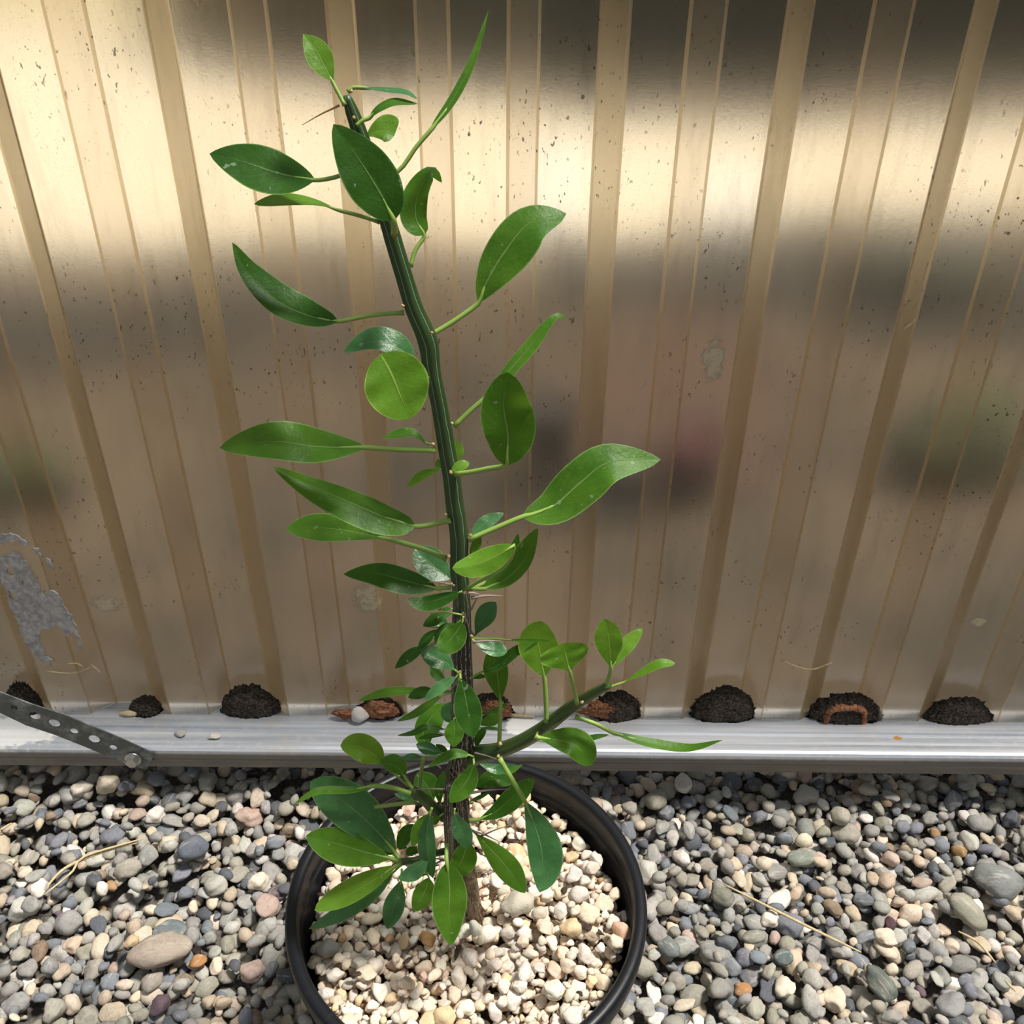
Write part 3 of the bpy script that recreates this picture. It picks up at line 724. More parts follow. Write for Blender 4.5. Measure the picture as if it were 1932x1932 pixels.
def leaf(node, pet, pts, wL, wR, peak=.5, expo=.9, mat='m', dn=0.0, d0=None, d1=None, tw=None, fold=.18, pr=4.0, seed=[0], wav=.05):
    """node: px on the stem/branch; pet: extra petiole px; pts: midrib px base->tip; wL/wR: half widths px left/right of travel."""
    seed[0] += 1; r = random.Random(seed[0] * 13 + 5)
    n, m = 22, 12
    q = catmull(pts, n); base = q[0]; L = sum(math.dist(pts[i], pts[i + 1]) for i in range(len(pts) - 1))
    yb = SY + dn
    D0 = F0.y  # depth scale
    dep = project([on_y(*base, yb)])[2][0]
    rise = (base[1] - q[-1][1]) / F * dep
    run = abs(q[-1][0] - base[0]) / F * dep
    if d0 is None: d0 = .45 * (node[1] - base[1]) / F * dep if node else 0
    if d1 is None: d1 = .55 * rise + r.uniform(-.15, .15) * run
    Y0, Y1 = yb + d0, yb + d0 + d1
    def clampY(px, py, Y):
        d = ray(px, py); P = on_y(px, py, Y)
        zmin = .181
        if P.z < zmin: Y = d.y * (zmin - H) / d.z
        return min(Y, .722)
    T = np.linspace(0, 1, n)
    Ys = [clampY(q[i][0], q[i][1], Y0 + (Y1 - Y0) * T[i] ** 1.1) for i in range(n)]
    tw = r.uniform(.45, .95) if tw is None else tw
    k = math.log(.5) / math.log(peak)
    V, UV, Fc = [], [], []
    ph = r.uniform(0, 6.28)
    for i in range(n):
        P = on_y(q[i][0], q[i][1], Ys[i]); dp = project([P])[2][0]
        a = q[max(i - 1, 0)]; b = q[min(i + 1, n - 1)]; tx, ty = b[0] - a[0], -(b[1] - a[1]); l = math.hypot(tx, ty) or 1; tx /= l; ty /= l
        s = T[i]; w = max(math.sin(math.pi * s ** k), 0) ** expo
        w = max(w, .035 * (1 - s))
        back = (P - Vector((0, 0, H))).normalized()
        for j in range(m + 1):
            v = -1 + 2 * j / m              # -1 = right of travel, +1 = left
            hw = (wL if v > 0 else wR) * w * abs(v) / F * dp
            lx, ly = (-ty, tx) if v > 0 else (ty, -tx)
            off = RC * (lx * hw) + UC * (ly * hw)
            ypart = ly * hw                    # upward edge leans away
            dback = ypart * tw - fold * hw * (1 - .3 * s) + wav * hw * math.sin(5 * s * math.pi + ph + v)
            pt = P + off
            dirv = (pt - Vector((0, 0, H))).normalized()
            pt = pt + dirv * dback
            if pt.y > .733: pt -= dirv * ((pt.y - .733) / dirv.y)
            if pt.z < .176 and math.hypot(pt.x - PC.x, pt.y - PC.y) < .13: pt -= dirv * ((.176 - pt.z) / -dirv.z)
            V.append(pt); UV.append((s, j / m))
    for i in range(n - 1):
        for j in range(m):
            a = i * (m + 1) + j; Fc.append((a, a + 1, a + m + 2, a + m + 1))
    o = mesh_obj('leaf', V, Fc, LEAF[mat], None, True, UV); attach(o)
    if node is not None:
        pp_ = [node] + list(pet) + [tuple(q[0]), tuple(q[2]), tuple(q[5])]
        nn = 12; pq = catmull(pp_, nn)
        tt = np.linspace(0, 1, nn); basef = 0
        # depth: from node to leaf base, then follow the midrib
        cl = np.concatenate([[0], np.cumsum(np.linalg.norm(np.diff(pq, axis=0), axis=1))])
        ib = int(np.argmin(np.linalg.norm(pq - q[0], axis=1))); ib = max(ib, 1)
        Yp = [SY + dn + (Ys[0] - SY - dn) * min(cl[i] / cl[ib], 1) if i <= ib else Ys[min(5, int(round((i - ib) / max(nn - 1 - ib, 1) * 5)))] for i in range(nn)]
        Pp = [on_y(a, b, y) + Vector((0, .0004, -.0004)) for (a, b), y in zip(pq, Yp)]
        if pr <= 3: pr *= .72
        Rr = [pr * (1 - .70 * max(0, (i - ib) / max(nn - 1 - ib, 1))) * (1.25 if i == 0 else 1) / F * project([p])[2][0] for i, p in enumerate(Pp)]
        po = tube('petiole', [tuple(p) for p in Pp], Rr, M_PET, None, 8)
        po.parent = o; po.matrix_parent_inverse = Matrix.Identity(4)
        po.matrix_parent_inverse = Matrix.Translation(-plant.location) @ Matrix.Translation(plant.location)
    return o
def thorn(p0, p1, r0=3.2, dn=-.006, mat=None, dd=0.0):
    pm = ((p0[0] + p1[0]) / 2, (p0[1] + p1[1]) / 2 - 2)
    attach(pxtube('thorn', [p0, pm, p1], [SY + dn, SY + dn + dd], [r0, r0 * .6, .5], mat or M_THORN, 8, 7))
def bud(p, r=4, dn=-.008):
    q, f = stone(2, 'chunky', int(p[0])); P = on_y(p[0], p[1], SY + dn); R = r / F * project([P])[2][0]
    attach(mesh_obj('bud', q * R + np.array(P), f, M_BUD))

# --- crown
leaf((650, 197), [], [(628, 155), (612, 125), (594, 92), (572, 64)], 25, 25, .52, .85, 'y', -.004, tw=.35)
leaf((656, 172), [(666, 164)], [(680, 164), (720, 168), (765, 173), (788, 187)], 5, 6, .6, .6, 'b', .004, tw=1.6)
leaf((672, 236), [(684, 226)], [(697, 221), (716, 203), (745, 191), (788, 196)], 7, 9, .45, .7, 'm', -.006, tw=1.2)
leaf((686, 262), [], [(690, 257), (708, 250), (727, 248), (744, 256)], 34, 20, .74, .45, 'y', .006, tw=.3)
leaf((718, 345), [(757, 316), (785, 276)], [(812, 245), (855, 186), (892, 112), (922, 19)], 9, 9, .36, .8, 'm', .002, tw=.6, pr=4.2)
leaf((700, 322), [(660, 325), (625, 335)], [(594, 339), (530, 328), (455, 304), (395, 290)], 45, 42, .48, .78, 'd', 0, d1=.012, tw=.5, pr=4.2)
leaf((744, 442), [], [(743, 417), (722, 373), (683, 310), (629, 234)], 52, 50, .42, .72, 'd', -.014, d0=-.004, d1=.006, tw=.25, pr=6)
leaf((716, 418), [(675, 405)], [(640, 396), (592, 381), (535, 376), (479, 385)], 12, 12, .66, .7, 'y', .002, tw=1.2)
leaf((774, 503), [(784, 470)], [(801, 444), (784, 408), (790, 362), (814, 327), (834, 345)], 30, 22, .34, .75, 'm', .004, tw=.5)
leaf((762, 589), [(700, 594)], [(638, 606), (590, 598), (525, 570), (468, 515), (438, 457)], 24, 36, .42, .8, 'd', -.002, d1=.02, tw=.6, pr=4.5)
leaf((811, 632), [(855, 606)], [(903, 571), (918, 532), (950, 478), (1000, 420), (1069, 403)], 38, 50, .52, .72, 'm', 0, d1=.02, tw=.45, pr=5)
leaf((856, 804), [(890, 772)], [(925, 742), (960, 700), (1003, 650), (1034, 610), (1055, 594), (1071, 603)], 13, 14, .45, .8, 'm', 0, d1=.03, tw=.8, pr=5)
leaf((858, 894), [(890, 890), (925, 883)], [(955, 878), (958, 825), (950, 765), (957, 702)], 46, 57, .48, .58, 'm', -.004, d0=-.01, d1=.004, tw=.2, pr=5)
leaf((803, 700), [], [(780, 676), (740, 652), (700, 645), (649, 665)], 16, 30, .42, .7, 'b', .010, tw=.5, pr=4)
leaf((808, 712), [(770, 690)], [(718, 668), (738, 706), (757, 752), (774, 790)], 64, 60, .48, .55, 'y', -.012, d0=-.012, d1=-.012, tw=.3, pr=3)
leaf((822, 849), [(760, 848)], [(690, 844), (600, 843), (515, 833), (414, 845)], 35, 40, .52, .72, 'm', -.004, d1=.0, tw=.5, pr=5, wav=.14)
leaf((820, 840), [], [(803, 835), (775, 819), (722, 827)], 5, 13, .55, .8, 'm', .004, tw=.8, pr=3)
leaf((850, 884), [], [(858, 876), (862, 853), (858, 829)], 6, 13, .55, .8, 'y', .014, tw=.3, pr=3)
leaf((848, 888), [], [(852, 888), (868, 879), (886, 874)], 10, 9, .55, .6, 'y', -.010, tw=.5, pr=2)
leaf((842, 886), [], [(832, 886), (800, 896), (767, 919)], 8, 10, .55, .8, 'y', .010, tw=.5, pr=3)
leaf((842, 884), [], [(838, 892), (828, 880), (826, 866)], 7, 10, .55, .8, 'm', .014, tw=.5, pr=2)
leaf((851, 981), [(820, 988)], [(785, 993), (730, 977), (660, 948), (590, 918), (514, 880)], 38, 25, .36, .72, 'm', -.004, d1=.012, tw=.4, pr=5, wav=.12)
leaf((843, 1054), [(800, 1036)], [(742, 1019), (670, 1004), (605, 996), (540, 998)], 25, 28, .66, .72, 'm', .002, d1=.01, tw=.5, pr=5)
leaf((884, 1018), [(930, 998)], [(985, 975), (1042, 956), (1098, 908), (1150, 872), (1247, 867)], 42, 46, .46, .72, 'm', -.002, d1=.02, tw=.5, pr=5)
leaf((884, 1014), [], [(888, 1010), (915, 988), (951, 968)], 14, 11, .5, .8, 'b', .014, tw=.4, pr=3)
leaf((886, 1060), [], [(887, 1050), (897, 1030), (906, 1006)], 9, 10, .5, .8, 'm', .012, tw=.4, pr=3)
# --- upper mid cluster
leaf((850, 1108), [], [(825, 1110), (765, 1096), (710, 1082), (648, 1083)], 27, 24, .45, .78, 'd', -.004, d1=.004, tw=.45)
leaf((858, 1095), [], [(850, 1092), (820, 1070), (783, 1034)], 28, 30, .55, .6, 'b', .012, tw=.5, pr=3)
leaf((884, 1109), [], [(912, 1111), (955, 1092), (990, 1055), (1015, 996)], 32, 16, .45, .75, 'm', .0, tw=.5)
leaf((886, 1112), [], [(915, 1100), (945, 1080), (965, 1055), (978, 1006)], 16, 16, .4, .75, 'd', .008, tw=.5)
leaf((880, 1112), [(900, 1098), (955, 1066)], [(970, 1030), (930, 1052), (890, 1068), (853, 1072)], 26, 24, .5, .6, 'y', -.018, d0=-.02, d1=-.004, tw=.5, fold=-.5)
leaf((872, 1116), [], [(868, 1117), (838, 1128), (800, 1137), (768, 1131)], 17, 13, .55, .6, 'd', -.014, tw=.6, pr=3)
leaf((888, 1190), [], [(896, 1199), (908, 1175), (922, 1152), (936, 1136)], 19, 19, .6, .8, 'b', .004, tw=.3, pr=3)
leaf((872, 1160), [], [(855, 1157), (828, 1163), (798, 1181)], 13, 10, .6, .75, 'd', -.010, tw=.5, pr=2.5)
leaf((860, 1180), [], [(848, 1186), (828, 1168), (812, 1157)], 12, 10, .5, .8, 'b', .010, tw=.5, pr=2.5)
leaf((860, 1150), [], [(851, 1148), (842, 1149), (832, 1151)], 4, 4, .5, .8, 'd', .006, tw=.5, pr=2)
leaf((874, 1162), [], [(872, 1174), (860, 1194), (843, 1213), (825, 1226)], 27, 22, .52, .62, 'm', -.020, d0=-.002, tw=.45, pr=3)
leaf((868, 1170), [], [(860, 1178), (838, 1190), (820, 1211)], 12, 12, .5, .7, 'd', -.010, tw=.5, pr=2.5)
leaf((840, 1184), [], [(824, 1188), (806, 1205), (788, 1226)], 9, 10, .5, .8, 'd', -.004, tw=.6, pr=2)
leaf((830, 1204), [], [(803, 1220), (775, 1235), (745, 1261)], 12, 11, .5, .8, 'd', .002, tw=.6, pr=2)
leaf((866, 1270), [], [(858, 1264), (838, 1248), (815, 1236), (792, 1222)], 20, 19, .55, .72, 'b', -.014, tw=.45, pr=3)
leaf((862, 1290), [], [(842, 1288), (826, 1274), (811, 1256)], 11, 10, .55, .8, 'd', .010, tw=.5, pr=2.5)
leaf((889, 1205), [(930, 1205)], [(955, 1207), (1000, 1208), (1040, 1209)], 3, 4, .5, .7, 'm', -.004, d1=-.02, tw=.5, pr=3)
leaf((890, 1207), [], [(895, 1209), (925, 1222), (957, 1230)], 16, 14, .6, .55, 'b', -.008, tw=.6, pr=3)
leaf((886, 1280), [], [(908, 1268), (942, 1254), (975, 1228), (1016, 1210)], 11, 10, .5, .8, 'd', -.010, tw=.6, pr=3)
leaf((886, 1281), [], [(893, 1280), (905, 1276), (917, 1277)], 5, 5, .5, .8, 'd', .006, tw=.5, pr=2)
leaf((868, 1272), [], [(869, 1280), (877, 1312), (884, 1350), (892, 1392)], 27, 26, .55, .7, 'd', -.020, d0=-.004, tw=.3, pr=3)
leaf((866, 1270), [], [(861, 1277), (838, 1291), (800, 1320)], 11, 11, .5, .8, 'b', -.014, tw=.6, pr=3)
leaf((848, 1308), [], [(818, 1302), (795, 1306), (770, 1316)], 12, 11, .5, .7, 'd', -.004, tw=.5, pr=2.5)
leaf((856, 1304), [], [(812, 1303), (770, 1303), (725, 1307), (676, 1322)], 9, 9, .55, .75, 'm', .004, tw=.8, pr=2.5)
leaf((856, 1306), [], [(836, 1311), (810, 1328), (782, 1347), (749, 1361)], 8, 8, .5, .75, 'm', -.006, tw=.8, pr=2.5)
leaf((846, 1420), [(820, 1415)], [(805, 1410), (798, 1385), (812, 1355), (842, 1328)], 20, 28, .5, .6, 'm', .014, tw=.3, pr=2.5)
leaf((862, 1370), [], [(856, 1364), (846, 1345), (851, 1324)], 15, 12, .5, .7, 'b', .006, tw=.3, pr=2)
leaf((862, 1352), [], [(856, 1357), (857, 1382), (856, 1410)], 18, 19, .5, .8, 'm', -.020, tw=.3, pr=2)
leaf((884, 1370), [], [(900, 1366), (925, 1360), (946, 1350)], 11, 11, .6, .65, 'm', -.006, tw=.6, pr=2.5)
leaf((886, 1364), [], [(912, 1349), (935, 1340), (959, 1325)], 5, 5, .5, .8, 'd', .006, tw=.6, pr=2)
leaf((886, 1376), [], [(905, 1373), (930, 1374), (954, 1378)], 3, 4, .5, .8, 'd', .002, tw=.6, pr=2)
leaf((896, 1424), [], [(898, 1415), (902, 1392), (917, 1372)], 8, 9, .6, .7, 'd', .004, tw=.4, pr=2)
leaf((858, 1378), [], [(838, 1376), (805, 1372), (780, 1383), (749, 1388)], 6, 7, .45, .8, 'd', -.012, tw=.6, pr=2)
leaf((858, 1388), [], [(838, 1387), (812, 1388), (788, 1394)], 5, 5, .5, .8, 'd', -.010, tw=.6, pr=2)
leaf((850, 1424), [], [(834, 1421), (810, 1412), (785, 1404)], 14, 11, .55, .7, 'b', -.010, tw=.5, pr=2.5)
leaf((840, 1425), [], [(796, 1428), (775, 1428), (756, 1433)], 6, 7, .5, .8, 'b', -.004, tw=.5, pr=2)
leaf((856, 1425), [], [(846, 1420), (834, 1412), (822, 1404)], 6, 6, .5, .8, 'd', -.002, tw=.5, pr=2)
leaf((893, 1428), [], [(886, 1425), (860, 1422), (835, 1431), (806, 1449)], 9, 10, .4, .8, 'm', -.024, d0=-.002, tw=.6, pr=2.5)
# --- right branch
leaf((942, 1406), [(943, 1370)], [(944, 1326), (941, 1290), (935, 1255), (926, 1222)], 25, 22, .6, .75, 'm', -.008, d0=.0, d1=.01, tw=.1, pr=4)
leaf((1031, 1362), [(1030, 1320)], [(1027, 1276), (1020, 1240), (1015, 1208), (1020, 1171)], 38, 38, .55, .62, 'y', -.016, d0=.006, d1=.012, tw=.2, pr=4.5)
leaf((1089, 1328), [(1082, 1294)], [(1075, 1265), (1068, 1240), (1061, 1214)], 50, 46, .62, .6, 'y', -.028, d0=-.004, d1=.004, tw=.2, pr=4)
leaf((1142, 1296), [(1150, 1275)], [(1153, 1260), (1151, 1232), (1147, 1200), (1140, 1167)], 27, 27, .58, .75, 'y', -.030, d0=-.002, d1=.006, tw=.2, pr=4)
leaf((1144, 1294), [(1151, 1276)], [(1156, 1258), (1178, 1222), (1212, 1185)], 14, 15, .55, .7, 'y', -.026, tw=.3, pr=3)
leaf((1146, 1298), [(1162, 1292)], [(1178, 1287), (1212, 1268), (1245, 1252), (1274, 1252)], 9, 9, .66, .55, 'y', -.030, tw=.8, pr=3)
leaf((1086, 1352), [(1125, 1366)], [(1155, 1382), (1225, 1401), (1300, 1411), (1364, 1396)], 10, 9, .45, .75, 'm', -.024, d1=-.01, tw=.8, pr=4)
leaf((1010, 1388), [], [(1016, 1392), (1050, 1396), (1088, 1408), (1116, 1444)], 32, 24, .62, .55, 'm', -.022, d1=-.01, tw=.5, pr=5)
leaf((1005, 1395), [(1050, 1402)], [(1085, 1402), (1118, 1392), (1150, 1386)], 6, 5, .5, .8, 'd', .004, tw=.6, pr=3)
leaf((942, 1430), [(962, 1464)], [(989, 1510), (1007, 1553), (1021, 1603), (1024, 1650), (1018, 1684)], 40, 26, .58, .72, 'b', -.016, d0=-.012, d1=-.03, tw=.3, pr=5)
# --- low centre
leaf((884, 1548), [], [(902, 1547), (937, 1530), (972, 1500), (1008, 1468)], 19, 22, .58, .72, 'd', -.004, d1=.006, tw=.4, pr=4)
leaf((882, 1560), [], [(896, 1571), (928, 1605), (960, 1642), (991, 1685)], 25, 23, .6, .72, 'm', -.010, d1=-.02, tw=.4, pr=3)
leaf((858, 1525), [], [(857, 1535), (866, 1558), (876, 1580), (882, 1601)], 18, 17, .55, .68, 'b', -.026, d1=-.006, tw=.3, pr=2.5)
leaf((872, 1580), [], [(881, 1590), (873, 1620), (862, 1640), (852, 1660)], 27, 20, .42, .62, 'm', -.022, d1=-.010, tw=.3, pr=2.5)
leaf((843, 1592), [(842, 1610)], [(843, 1628), (848, 1675), (847, 1725), (851, 1784)], 34, 33, .45, .72, 'm', -.030, d0=-.01, d1=-.03, tw=.15, pr=4)
leaf((893, 1432), [], [(894, 1440), (885, 1466), (868, 1490), (848, 1514)], 22, 19, .52, .72, 'm', -.024, d0=-.004, tw=.4, pr=3)
leaf((890, 1480), [], [(898, 1484), (932, 1470), (966, 1480)], 18, 14, .5, .7, 'd', .020, tw=.4, pr=2.5)
leaf((896, 1434), [], [(905, 1441), (940, 1452), (975, 1443)], 10, 9, .5, .8, 'b', .020, tw=.5, pr=2.5)
leaf((930, 1470), [], [(944, 1466), (966, 1454), (986, 1442)], 5, 5, .5, .8, 'm', .022, tw=.5, pr=2)
leaf((870, 1500), [], [(886, 1512), (905, 1504), (925, 1494)], 4, 4, .5, .8, 'd', .016, tw=.5, pr=2)
# --- left low branch
leaf((776, 1488), [(748, 1464)], [(722, 1438), (700, 1420), (672, 1408), (642, 1407)], 26, 28, .5, .6, 'y', -.010, d1=.004, tw=.4, pr=3)
leaf((778, 1487), [(770, 1476)], [(764, 1466), (748, 1447), (718, 1436)], 14, 22, .55, .65, 'm', -.014, d1=.002, tw=.4, pr=3.5)
leaf((775, 1497), [(740, 1486)], [(707, 1483), (660, 1490), (600, 1492), (556, 1516)], 8, 7, .5, .6, 'm', -.016, d1=-.014, tw=.9, pr=4.5)
leaf((754, 1622), [], [(746, 1610), (715, 1572), (660, 1522), (585, 1474)], 44, 44, .58, .60, 'b', -.018, d0=.004, d1=.006, tw=.35, pr=4)
leaf((754, 1626), [], [(738, 1620), (690, 1608), (635, 1592), (577, 1577)], 38, 32, .58, .66, 'm', -.024, d1=-.008, tw=.4, pr=4)
leaf((757, 1630), [], [(747, 1634), (700, 1664), (648, 1694), (593, 1718)], 18, 28, .55, .62, 'y', -.026, d1=-.020, tw=.5, pr=4)
leaf((757, 1632), [], [(742, 1646), (700, 1686), (645, 1722), (582, 1753)], 17, 16, .5, .7, 'b', -.020, d1=-.020, tw=.4, pr=3)
leaf((758, 1640), [], [(757, 1661), (749, 1690), (741, 1718), (731, 1753)], 20, 20, .55, .7, 'b', -.022, d1=-.016, tw=.3, pr=3)
leaf((800, 1640), [], [(809, 1656), (801, 1682), (781, 1720)], 21, 19, .5, .7, 'm', -.014, d1=-.014, tw=.3, pr=2.5)
leaf((812, 1616), [], [(808, 1620), (782, 1638), (751, 1658)], 22, 9, .55, .7, 'b', -.030, d1=-.010, tw=.4, pr=2.5)
leaf((815, 1524), [], [(812, 1533), (805, 1572), (807, 1615), (817, 1657)], 17, 17, .5, .7, 'b', -.022, d1=-.012, tw=.3, fold=-.5, pr=3)
leaf((815, 1526), [], [(808, 1536), (792, 1564), (778, 1598)], 12, 14, .5, .7, 'm', -.016, tw=.3, pr=3)
leaf((790, 1545), [], [(783, 1556), (764, 1572), (753, 1604)], 16, 12, .5, .65, 'd', -.004, tw=.3, pr=2)
leaf((795, 1608), [], [(788, 1609), (778, 1606), (766, 1613)], 9, 10, .5, .7, 'd', -.004, tw=.3, pr=2)
leaf((750, 1620), [], [(741, 1612), (722, 1601), (702, 1592)], 9, 9, .5, .7, 'd', -.004, tw=.3, pr=2)
leaf((790, 1514), [], [(783, 1511), (765, 1504), (744, 1497)], 7, 7, .5, .8, 'b', .006, tw=.4, pr=2)
leaf((822, 1516), [], [(818, 1508), (806, 1485), (788, 1457)], 22, 24, .55, .7, 'd', .016, tw=.3, pr=2.5)
leaf((836, 1522), [], [(830, 1516), (828, 1488), (838, 1454)], 9, 10, .5, .75, 'd', .004, tw=.3, pr=2.5)
leaf((838, 1534), [], [(830, 1540), (818, 1548), (806, 1552)], 9, 7, .5, .75, 'm', -.010, tw=.3, pr=2.5)
# loose petioles whose blades are hidden
attach(pxtube('petiole', [(786, 1514), (750, 1517), (706, 1523)], [SY - .008, SY - .012], [4, 4, 3.5], M_PET, 10))
attach(pxtube('petiole', [(792, 1500), (793, 1470), (799, 1430)], [SY + .004, SY + .004], [4.2, 4, 3.5], M_PET, 10))
# thorns
thorn((640, 199), (570, 236), 2.4, -.002, M_THORN2)
for a, b, r in [((889, 1128), (949, 1124), 4), ((875, 1120), (905, 1121), 4), ((828, 1151), (846, 1138), 2), ((875, 1160), (884, 1182), 3), ((846, 1490), (779, 1490), 2.6), ((888, 1496), (962, 1489), 3),
                ((860, 1534), (852, 1592), 3), ((907, 1578), (966, 1556), 2), ((892, 1568), (942, 1588), 2.4), ((892, 1212), (950, 1210), 3), ((868, 1280), (851, 1302), 4), ((858, 1105), (808, 1098), 2.4),
                ((889, 1150), (905, 1122), 2.4), ((842, 1188), (812, 1184), 2), ((850, 1392), (812, 1378), 2.2), ((836, 1622), (800, 1646), 2.2), ((896, 1646), (932, 1644), 1.8), ((895, 1420), (955, 1440), 1.8), ((832, 1449), (812, 1440), 1.8),
                ((823, 1212), (795, 1236), 3), ((838, 1624), (812, 1620), 2)]:
    thorn(a, b, r, -.012)
for p in [(746, 441), (760, 577), (815, 628), (853, 799), (817, 838), (850, 892), (840, 971), (888, 1010), (847, 1050), (852, 1103), (886, 1108), (880, 1118), (874, 1158), (889, 1200), (868, 1268), (944, 1403), (1014, 1383), (1098, 1325), (1143, 1293), (940, 1427), (760, 1627), (776, 1490), (668, 222), (663, 172)]:
    dn = -.012 if 690 < p[0] < 900 else (-.016 if p[0] < 1050 else -.028)
    if p[1] < 300: dn = -.004
    bud(p, 4, dn)

# ---------------------------------------------------------------- strap, bolt and small things on the rail
def flat2d(name, outer, holes, Y, mat, th, parent=None):
    """outline traced on the upright plane y=Y, real thickness th"""
    cu = bpy.data.curves.new(name, 'CURVE'); cu.dimensions = '2D'; cu.fill_mode = 'BOTH'; cu.extrude = th / 2
    for poly in [outer] + holes:
        s = cu.splines.new('POLY'); s.points.add(len(poly) - 1); s.use_cyclic_u = True
        for pt, (x, z) in zip(s.points, poly): pt.co = (x, z, 0, 1)
    cu.materials.append(mat); tmp = bpy.data.objects.new(name, cu); COL.objects.link(tmp)
    dg = bpy.context.evaluated_depsgraph_get(); me = bpy.data.meshes.new_from_object(tmp.evaluated_get(dg)); bpy.data.objects.remove(tmp)
    me.transform(Matrix.Translation((0, Y, 0)) @ Matrix.Rotation(math.pi / 2, 4, 'X')); me.name = name
    if not me.materials: me.materials.append(mat)
    o = bpy.data.objects.new(name, me); COL.objects.link(o)
    if parent: o.parent = parent
    return o
SYP = RY0 - .0022
w2 = lambda px, py: (lambda P: (P.x, P.z))(on_y(px, py, SYP))
outer = [w2(*p) for p in [(-60, 1278), (0, 1305), (60, 1328), (120, 1347), (219, 1388), (293, 1422), (276, 1451), (236, 1440), (165, 1410), (102, 1385), (50, 1368), (0, 1344), (-60, 1318)]]
def hole(px, py, r):
    c = on_y(px, py, SYP); R = r / F * project([c])[2][0]; return [(c.x + R * math.cos(a), c.z + R * 1.0 * math.sin(a)) for a in np.linspace(0, 2 * math.pi, 24, endpoint=False)]
holes = [hole(27, 1335, 7), hole(66, 1350, 10.5), hole(103, 1364, 10.5), hole(140, 1379, 7.5), hole(178, 1394, 10.5), hole(214, 1410, 7)]
strap = flat2d('perforated_strap', outer, holes, SYP, M_ZINC, .0012)
tag(strap, 'dull zinc perforated metal strap screwed to the rail at left', 'metal strap')
bc = on_y(252, 1430, SYP)
bolt = empty('hex_bolt', bc - Vector((0, .0012, 0))); tag(bolt, 'hexagonal bolt head with washer holding the strap end to the rail', 'bolt')
def prism(name, nside, r0, r1, h, mat, parent):
    V = [(r0 * math.cos(2 * math.pi * i / nside), 0, r0 * math.sin(2 * math.pi * i / nside)) for i in range(nside)] + [(r1 * math.cos(2 * math.pi * i / nside), -h, r1 * math.sin(2 * math.pi * i / nside)) for i in range(nside)]
    Fc = [(i, (i + 1) % nside, nside + (i + 1) % nside, nside + i) for i in range(nside)] + [tuple(range(nside - 1, -1, -1)), tuple(range(nside, 2 * nside))]
    return mesh_obj(name, V, Fc, mat, parent, False)
prism('washer', 32, .0086, .0084, .0010, M_BOLT, bolt)
hx = prism('bolt_head', 6, .0066, .0060, .0070, M_BOLT, bolt)

def lump(name, px, py, z, L, w, h, mat, lab, cat, seed, kind='chunky', ang=0, ynudge=0, group=None, rough=0):
    P = on_z(px, py, z); P.y += ynudge; d = project([P])[2][0]; a = L / F * d / 2; b = w / F * d / 2; c = h / F * d / 2
    p, f = stone(5 if rough else 3, kind, seed); base_v = (ICO5 if rough else ICO3)[0]
    if rough:
        r = np.random.default_rng(seed)
        for fr_ in (7, 12, 19, 31):
            for _ in range(3):
                dd = r.normal(size=3); p *= (1 + rough * np.sin(fr_ * (base_v @ dd) + r.uniform(0, 6)))[:, None]
    q = (p * np.array([a, b, c])) @ np.array(Matrix.Rotation(math.radians(ang), 3, 'Z')).T
    zmin = q[:, 2].min(); o = mesh_obj(name, q, f, mat); o.location = (P.x, P.y, z - zmin if kind != 'mound' else z)
    tag(o, lab, cat, group); return o
lump('stone_flake', 341, 1385, RZ1, 21, 17, 7, M_GRAVEL1, 'round grey stone flake on the rail right of the strap, left of two', 'stone', 51, 'flat').color = (.42, .40, .37, 1)
lump('stone_flake', 404, 1391, RZ1, 26, 14, 7, M_GRAVEL1, 'oval pale stone flake on the rail, right of two', 'stone', 52, 'flat', 10).color = (.62, .56, .50, 1)
# mud and clay in the recessed cells of the sheet
def mound(px, wpx, hpx, mat, lab, seed, name='mud_clump', y_off=.0075, cat='dried mud', group='mud clumps along the foot of the sheet', rough=.022, zb=RZ1, thick=.012):
    P = on_y(px, 1357, WY + y_off); d = project([P])[2][0]; a = wpx / F * d / 2; hgt = hpx / F * d * 1.3
    p, f = ICO5; p = p.copy(); r = np.random.default_rng(seed)
    for fr_ in (3, 7, 14, 23, 34, 50):
        for _ in range(3):
            dd = r.normal(size=3); p *= (1 + rough * np.sin(fr_ * (ICO5[0] @ dd) + r.uniform(0, 6)))[:, None]
    q = p * np.array([a, thick, hgt]); q[:, 2] = np.maximum(q[:, 2], 0); q[:, 1] = np.minimum(q[:, 1], .0155 - y_off)
    o = mesh_obj(name, q, f, mat); o.location = (P.x, P.y, zb); tag(o, lab, cat, group); return o
for px, w_, h_, lab in [(58, 62, 44, 'dark dried mud at the foot of the sheet behind the strap'), (282, 60, 22, 'thin dark mud crumbs at the foot of the sheet above the bolt'), (478, 104, 46, 'broad dark mud clump at the foot of the sheet left of plant'),
                        (722, 84, 22, 'dark mud behind the clay pieces left of the stem'), (926, 84, 34, 'dark mud at the sheet foot right behind the stem'), (1160, 92, 42, 'dark mud clump behind the right branch'),
                        (1363, 118, 50, 'big smooth dome of dark mud right of the branch'), (1588, 134, 40, 'dark mud dome around a rust clay ring at right'), (1801, 118, 36, 'flat dark mud clump at far right foot of the sheet')]:
    mound(px, w_, h_, M_MUD, lab, int(px))
def clay(px, L, h_, lab, seed, y=-.004, ang=0):
    lump('clay_piece', px, 1352, RZ1, L, 15, h_, M_RUST, lab, 'clay fragment', seed, 'chunky', ang, y, 'rust-coloured clay fragments on the rail', .055)
clay(718, 70, 40, 'rust-brown clay fragment on rail left of stem, beside the white stone', 61)
